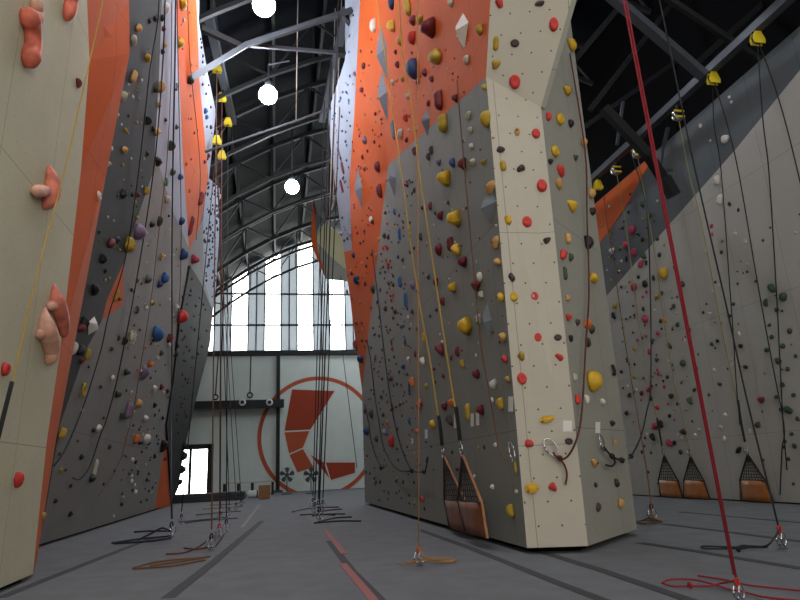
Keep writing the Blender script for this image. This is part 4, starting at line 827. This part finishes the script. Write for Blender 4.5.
def blob(seed, kind):
    """unit climbing hold: x width, y height, z stand-off, flat back at z=0"""
    key = (kind, seed)
    if key in VAR: return VAR[key]
    rr = random.Random(seed*31+ord(kind)); bm = BM()
    if kind in 'oks':
        bmesh.ops.create_icosphere(bm, subdivisions=3, radius=.5)
        ph = [(Vector((rr.uniform(-1, 1), rr.uniform(-1, 1), rr.uniform(0, 1))).normalized(), rr.uniform(-.22, .3)) for _ in range(6 if kind == 'o' else 3)]
        for v in bm.verts:
            d = v.co.normalized(); s = 1.0
            for q, a_ in ph: s += a_*max(0, d.dot(q))**4 * (1 if kind == 'o' else .5)
            v.co *= s; z = v.co.z
            if kind == 'k': z = min(z, .34) - .10*max(0, 1-(Vector((v.co.x, v.co.y)).length/.22)**2) if z > .2 else z
            if kind == 'o': v.co.x += z*(rr.random()*.02) + .12*math.sin(v.co.y*5+seed)
            v.co.z = max(z, -.02)*2.0
        for v in bm.verts: v.co.z = max(v.co.z, 0)
    elif kind == 'w':
        bmesh.ops.create_icosphere(bm, subdivisions=3, radius=.5)
        for v in bm.verts:
            y = v.co.y*2
            v.co.x *= .65+.35*abs(y)**1.5 ; v.co.z = max(0, v.co.z)*2*(1-.35*(1-abs(y)))
            if v.co.z > .5: v.co.x *= .75
    elif kind == 'j':
        box(bm, (-.5, -.5, 0), (.5, .5, .9)); bmesh.ops.bevel(bm, geom=bm.edges[:], offset=.22, segments=3, affect='EDGES')
        bmesh.ops.subdivide_edges(bm, edges=bm.edges[:], cuts=1)
        for v in bm.verts:
            if v.co.z > .5: v.co.z -= .22*math.exp(-((v.co.y-.1)/.16)**2) + .12*math.cos(v.co.x*14)
            v.co.z = max(0, v.co.z)
    elif kind == 'v':
        ap = bm.verts.new((rr.uniform(-.05, .2), rr.uniform(-.12, .08), 1)); ap2 = bm.verts.new((rr.uniform(-.05, .2), rr.uniform(.1, .2), .8))
        ring = [bm.verts.new(p) for p in ((-.5, .05, 0), (-.08, -.5, 0), (.5, -.06, 0), (.1, .5, 0))]
        for f in ((0, 1, ap), (1, 2, ap)): bm.faces.new((ring[f[0]], ring[f[1]], f[2]))
        bm.faces.new((ring[2], ap2, ap)); bm.faces.new((ring[2], ring[3], ap2)); bm.faces.new((ring[3], ring[0], ap2)); bm.faces.new((ring[0], ap, ap2))
        bm.faces.new(ring[::-1]); bmesh.ops.recalc_face_normals(bm, faces=bm.faces[:])
    elif kind == 't':
        q = [(-.5, .1, 0), (.1, .5, 0), (.5, .3, 0), (.35, -.35, 0), (-.05, -.5, 0)]; k_ = rr.choice((1, -1))
        q = [(x*k_, y, z) for x, y, z in q]
        lo = [bm.verts.new(p) for p in q]; hi = [bm.verts.new((p[0]*.45+.05, p[1]*.45, .95+.1*rr.random())) for p in q]
        for i in range(5): bm.faces.new((lo[i], lo[(i+1) % 5], hi[(i+1) % 5], hi[i]))
        bm.faces.new(lo[::-1]); bm.faces.new(hi); bmesh.ops.recalc_face_normals(bm, faces=bm.faces[:])
        bmesh.ops.bevel(bm, geom=bm.edges[:], offset=.07, segments=2, affect='EDGES')
        for v in bm.verts: v.co.z = max(v.co.z, 0)
    elif kind == 'd':
        torus(bm, (0, 0, .42), Vector((0, .25, 1)).normalized(), .36, .15, 22, 8)
        lathe(bm, [(.12, 0), (.14, .2), (.08, .5)], (0, .36, 0), 10); lathe(bm, [(.12, 0), (.14, .2), (.08, .5)], (0, -.36, 0), 10)
    bmesh.ops.recalc_face_normals(bm, faces=bm.faces[:])
    me = bpy.data.meshes.new('hold'); bm.to_mesh(me); bm.free(); me.materials.append(None)
    if kind not in 'v':
        for p in me.polygons: p.use_smooth = True
    VAR[key] = me; return me
bm = BM(); lathe(bm, [(.013, -.02), (.013, .004), (.007, .004), (.007, .001)], (0, 0, 0), 10); BOLT = bpy.data.meshes.new('bolt'); bm.to_mesh(BOLT); bm.free(); BOLT.materials.append(steel)
items = []
seen = set()
for tok in DATA.split():
    x, y, w_, h_, cs = tok.split(','); x, y, w_, h_ = float(x), float(y), float(w_), float(h_)
    if (x, y) in seen: continue
    seen.add((x, y)); c_ = cs[0]; s_ = cs[1] if len(cs) > 1 else 'o'
    h = hit(x, y)
    if h is None:                              # at a silhouette: nearest panel beside it
        for dx_, dy_ in ((-3, 0), (3, 0), (-6, 0), (6, 0), (0, 4), (-9, 0), (9, 0), (0, -4)):
            h = hit(x+dx_, y+dy_)
            if h: break
        if not h: print('no hit', tok); continue
    n = h[1][1]; dist = (h[0]-CAM).length; vd = (h[0]-CAM).normalized()
    c0 = abs(n.dot(vd)); sx = math.sqrt(max(0, 1-c0*c0)); k = dist/F
    pr = .3 if s_ in 'v' else .5
    Hm = h_*k*1.0; Wm = w_*k/(c0 + pr*sx)
    if s_ in 'v': Wm = min(Wm, 1.1*Hm)
    else: Wm = min(Wm, 1.35*Hm) if c0 < .6 else Wm
    P = min(Wm, Hm)*pr*(1.15 if s_ != 'v' else 1)
    if s_ == 'v': P = max(P, .3*Wm)
    pos = onp(x, y, (h[0], n), .4*P) - n*(.4*P - .0015)
    items.append(dict(x=x, y=y, w=w_, h=h_, c=c_, s=s_, n=n, pos=pos, W=Wm, H=Hm, P=P, zone=h[2], a=w_*h_, d=dist))
items.sort(key=lambda d: -d['a'])
def frame(n, ang=0):
    v = (ZZ - n*n.z).normalized(); u = v.cross(n)
    return Matrix((u, v, n)).transposed() @ Matrix.Rotation(ang, 3, 'Z')
NIND = 298
ind = items[:NIND]; rest = items[NIND:]
# label locators
def column(it):
    z, x, y = it['zone'], it['x'], it['y']
    if z == 'grey left tower side':
        e1 = 399 + (y-155)*.132 if y < 460 else 440; e2 = 420 + (y-175)*.148
        return 'left of yellow ropes' if x < e1 else ('between yellow ropes' if x < e2 else 'right of yellow ropes')
    if z == 'orange left tower side':
        return 'left of yellow ropes' if x < 376+.17*y else 'right of left yellow rope'
    if z in ('pale right wall',):
        e1 = 648; e2 = 622+(y-0)*.2
        e3 = 672+(y-75)*.235
        return 'left of sagging black rope' if x < e1 else ('left of red rope' if x < e2 else ('right of red rope' if x < e3 else 'right of long black rope'))
    if z == 'grey left wall':
        e = 133-(y-300)*.28
        return 'left of hooked rope' if x < e else 'right of hooked rope'
    return ''
ORD = ['', 'second', 'third', 'fourth', 'fifth', 'sixth', 'seventh', 'eighth', 'ninth', 'tenth', 'eleventh', 'twelfth', 'thirteenth', 'fourteenth', 'fifteenth', 'sixteenth', 'seventeenth', 'eighteenth', 'nineteenth', 'twentieth']
ZN = {}
from collections import defaultdict
G = defaultdict(list)
for it in ind: G[(it['zone'], column(it), it['c'], SH[it['s']])].append(it)
for (z, colm, c_, s_), L_ in G.items():
    L_.sort(key=lambda d: d['y'])
    for i, it in enumerate(L_):
        nm = COL[c_][0] + ' ' + s_
        t = nm + ' on the ' + ZN.get(z, z)
        if colm: t = nm + ' on ' + ZN.get(z, z) + ', ' + colm
        if len(L_) > 1:
            if i == 0: t += ', topmost there'
            elif i == len(L_)-1: t += ', lowest there'
            else: t += ', ' + (ORD[i] if i < 20 else 'number %d' % (i+1)) + ' from top'
        it['label'] = t.replace("  ", " ")
for i, it in enumerate(ind):
    kind = it['s']; me = blob(R.randrange(6) if kind in 'o' else R.randrange(3), kind)
    name = 'climbing_volume' if kind == 'v' else 'climbing_hold'
    o = bpy.data.objects.new(name, me); C.objects.link(o)
    o.material_slots[0].link = 'OBJECT'; o.material_slots[0].material = hmat(it['c'])
    ang = R.uniform(-.5, .5) if kind in 'ot' else (R.uniform(-.15, .15))
    if kind == 'j': ang = .15
    if kind == 'o' and it['zone'] in ('cream tower front',): ang = R.uniform(-3, 3)
    M3 = frame(it['n'], ang if kind != 'v' else 0)
    o.matrix_world = Matrix.Translation(it['pos']) @ M3.to_4x4() @ Matrix.Diagonal((it['W'], it['H'], it['P'], 1))
    zz = it['zone']
    tag(o, it['label'], 'climbing volume' if kind == 'v' else 'climbing hold', ('climbing volumes' if kind == 'v' else 'climbing holds') + ' on the ' + ZN.get(zz, zz), 'thing')
    if it['a'] >= 56 and kind in 'okst':
        b_ = bpy.data.objects.new('bolt', BOLT); C.objects.link(b_); b_.parent = o
        f = 1.0 if kind != 'k' else .46
        b_.matrix_local = Matrix.Translation((0, 0, .97*f)) @ Matrix.Diagonal((1/it['W'], 1/it['H'], 1/it['P'], 1))
# the many tiny far holds, too small to tell apart
mats = []; bm = BM()
def add_small(pos, n, c_, W_, H_, P_):
    m_ = hmat(c_)
    if m_ not in mats: mats.append(m_)
    k = mats.index(m_); M4 = Matrix.Translation(pos) @ frame(n, R.uniform(-.5, .5)).to_4x4() @ Matrix.Diagonal((W_, H_, P_, 1))
    r0 = bmesh.ops.create_icosphere(bm, subdivisions=1, radius=.5, matrix=Matrix.Identity(4))
    for v in r0['verts']:
        v.co = M4 @ Vector((v.co.x*R.uniform(.8, 1.2), v.co.y*R.uniform(.8, 1.2), max(0, v.co.z)*2))
    for f in {f for v in r0['verts'] for f in v.link_faces}: f.material_index = k; f.smooth = True
for it in rest: add_small(it['pos'], it['n'], it['c'], it['W'], it['H'], it['P'])
def scatter(poly, n_, cols, s0_, s1_):
    xs_ = [p[0] for p in poly]; ys_ = [p[1] for p in poly]; k = 0; tries = 0
    while k < n_ and tries < n_*30:
        tries += 1; x, y = R.uniform(min(xs_), max(xs_)), R.uniform(min(ys_), max(ys_))
        ins = False; j = len(poly)-1
        for i in range(len(poly)):
            (xi, yi), (xj, yj) = poly[i], poly[j]
            if (yi > y) != (yj > y) and x < (xj-xi)*(y-yi)/(yj-yi)+xi: ins = not ins
            j = i
        if not ins: continue
        h = hit(x, y)
        if not h: continue
        n = h[1][1]; q = (h[0]-CAM).length/F; s = R.uniform(s0_, s1_)*q
        add_small(h[0], n, R.choice(cols), s*1.3, s*R.uniform(1, 1.8), s*.7); k += 1
scatter([(206, 180), (219, 188), (218, 240), (215, 285), (212, 305), (205, 280), (203, 220)], 95, 'NNKbNKb', 1.6, 2.8)
scatter([(200, 30), (207, 75), (214, 115), (211, 160), (207, 165), (201, 90)], 14, 'NbKr', 1.6, 2.6)
scatter([(332, 120), (350, 70), (353, 120), (348, 180), (350, 240), (343, 245), (334, 160)], 55, 'bNbNBp', 1.4, 2.6)
scatter([(345, 5), (356, 5), (354, 60), (347, 60)], 8, 'bN', 1.4, 2.2)
scatter([(352, 60), (372, 30), (385, 120), (372, 300), (362, 380), (346, 270), (352, 200)], 70, 'rNNRTrb', 1.4, 2.4)
scatter([(388, 170), (415, 180), (412, 400), (366, 430), (366, 395), (372, 330)], 110, 'NNKrbNTRg', 1.4, 2.6)
scatter([(368, 400), (430, 400), (435, 470), (425, 510), (368, 495)], 55, 'NNKNTr', 1.4, 2.4)
scatter([(392, 30), (470, 20), (475, 90), (395, 150)], 40, 'rTWrNc', 1.4, 2.4)
scatter([(415, 170), (495, 110), (510, 400), (440, 400)], 50, 'NrcWTN', 1.4, 2.4)
scatter([(155, 190), (180, 230), (178, 330), (165, 420), (125, 420), (128, 300)], 60, 'WNTcKyW', 1.4, 2.6)
scatter([(128, 420), (160, 425), (154, 495), (118, 500)], 40, 'NKNWcT', 1.4, 2.6)
scatter([(110, 120), (150, 30), (150, 180), (122, 260), (95, 300)], 30, 'TcyNW', 1.4, 2.4)
scatter([(178, 10), (194, 10), (206, 180), (192, 230), (185, 150)], 16, 'rTWO', 1.4, 2.4)
scatter([(190, 275), (210, 315), (205, 345), (184, 430), (172, 440), (180, 340)], 45, 'KNNKr', 1.4, 2.4)
scatter([(615, 300), (645, 275), (690, 300), (700, 430), (640, 460), (625, 400)], 70, 'NKgPTcW', 1.4, 2.4)
scatter([(690, 250), (800, 200), (800, 420), (700, 430)], 45, 'NcWgN', 1.3, 2.2)
scatter([(606, 230), (640, 190), (660, 210), (640, 260), (612, 285)], 16, 'NKgPy', 1.4, 2.2)
so = obj('small_climbing_holds', bm, mats); tag(so, 'many tiny far climbing holds sprinkled over all the climbing walls', 'climbing holds', kind='stuff')
# big salmon pinch holds on the cream near-left wall
salmon = mat('salmon hold', (216, 122, 100), .55, noise=.35, nscale=9, bump=.2, bscale=90)
salmonp = mat('pale salmon hold', (222, 166, 142), .55, noise=.2, nscale=9, bump=.2, bscale=90)
salmonr = mat('red salmon hold', (218, 110, 86), .55, noise=.25, nscale=9, bump=.2, bscale=90)
def pinch(paths, label, mm):
    q = (onp(50, 200, PC)-CAM).length/F
    c0 = onp(*paths[0][0][:2], PC)
    o = empty('climbing_hold', c0, label, 'climbing hold', 'salmon pinch holds on the cream wall', 'thing')
    for (pts, m_, nm) in zip(paths, mm, ('grip', 'lobe', 'lobe')):
        bm = BM(); P3_ = []; rr = []
        sp = spline([Vector((x, y, r_)) for x, y, r_ in pts], 6)
        for p in sp:
            k = (onp(p.x, p.y, PC)-CAM).length/F; r_ = max(p.z, .5)*k*1.0
            P3_.append(onp(p.x, p.y, PC, r_*.55)); rr.append(r_)
        tube(bm, P3_, rr, 14)
        for v in bm.verts:
            dd = (v.co-PC[0]).dot(PC[1])
            if dd < .001: v.co += PC[1]*(.001-dd)
        e_ = obj(nm, bm, m_, o, True)
    return o
pinch([[(28, 17, 6), (29, 18, 8.5), (31, 26, 7.6), (32, 36, 7.0), (32, 48, 7.2), (30, 57, 8), (30, 60, 7), (30, 61, 3)]], 'red pinch hold high on the cream left wall under a pale stub', [salmonr])
pinch([[(36, 3, 2), (36, 5, 5.5), (37, 12, 5), (36, 19, 5.5), (36, 21, 3)]], 'pale salmon stub hold just above the red pinch hold on the cream wall', [salmonp])
pinch([[(70, -8, 6), (71, 2, 5.5), (69, 10, 5.5), (67, 17, 4), (66, 19, 1)]], 'red salmon hold cut by the top edge on the cream wall', [salmonr])
pinch([[(50, 166, 1), (50, 172, 4), (52, 182, 6.5), (51, 194, 7.5), (47, 204, 5.5), (43, 209, 1)], [(33, 191, 2), (35, 191, 5), (41, 191, 5.5), (47, 191, 4)]], 'salmon crescent pinch hold with round pale lobe, middle of the cream wall', [salmon, salmonp])
pinch([[(54, 284, 1), (55, 292, 4), (57, 303, 7), (61, 316, 6.5), (63, 326, 5.5), (64, 333, 4), (64, 335, 1)], [(47, 306, 2), (51, 306, 4.5), (56, 306, 4)]], 'upper right salmon hold of the interlocked pair by the orange corner', [salmon, salmonp])
pinch([[(45, 308, 1), (45, 316, 4), (46, 328, 8), (50, 342, 8), (51, 352, 6.5), (50, 359, 5.5), (50, 361, 1)], [(36, 333, 1.5), (39, 334, 4), (46, 335, 5)]], 'lower left pale salmon hold of the interlocked pair by the orange corner', [salmonp, salmonp])
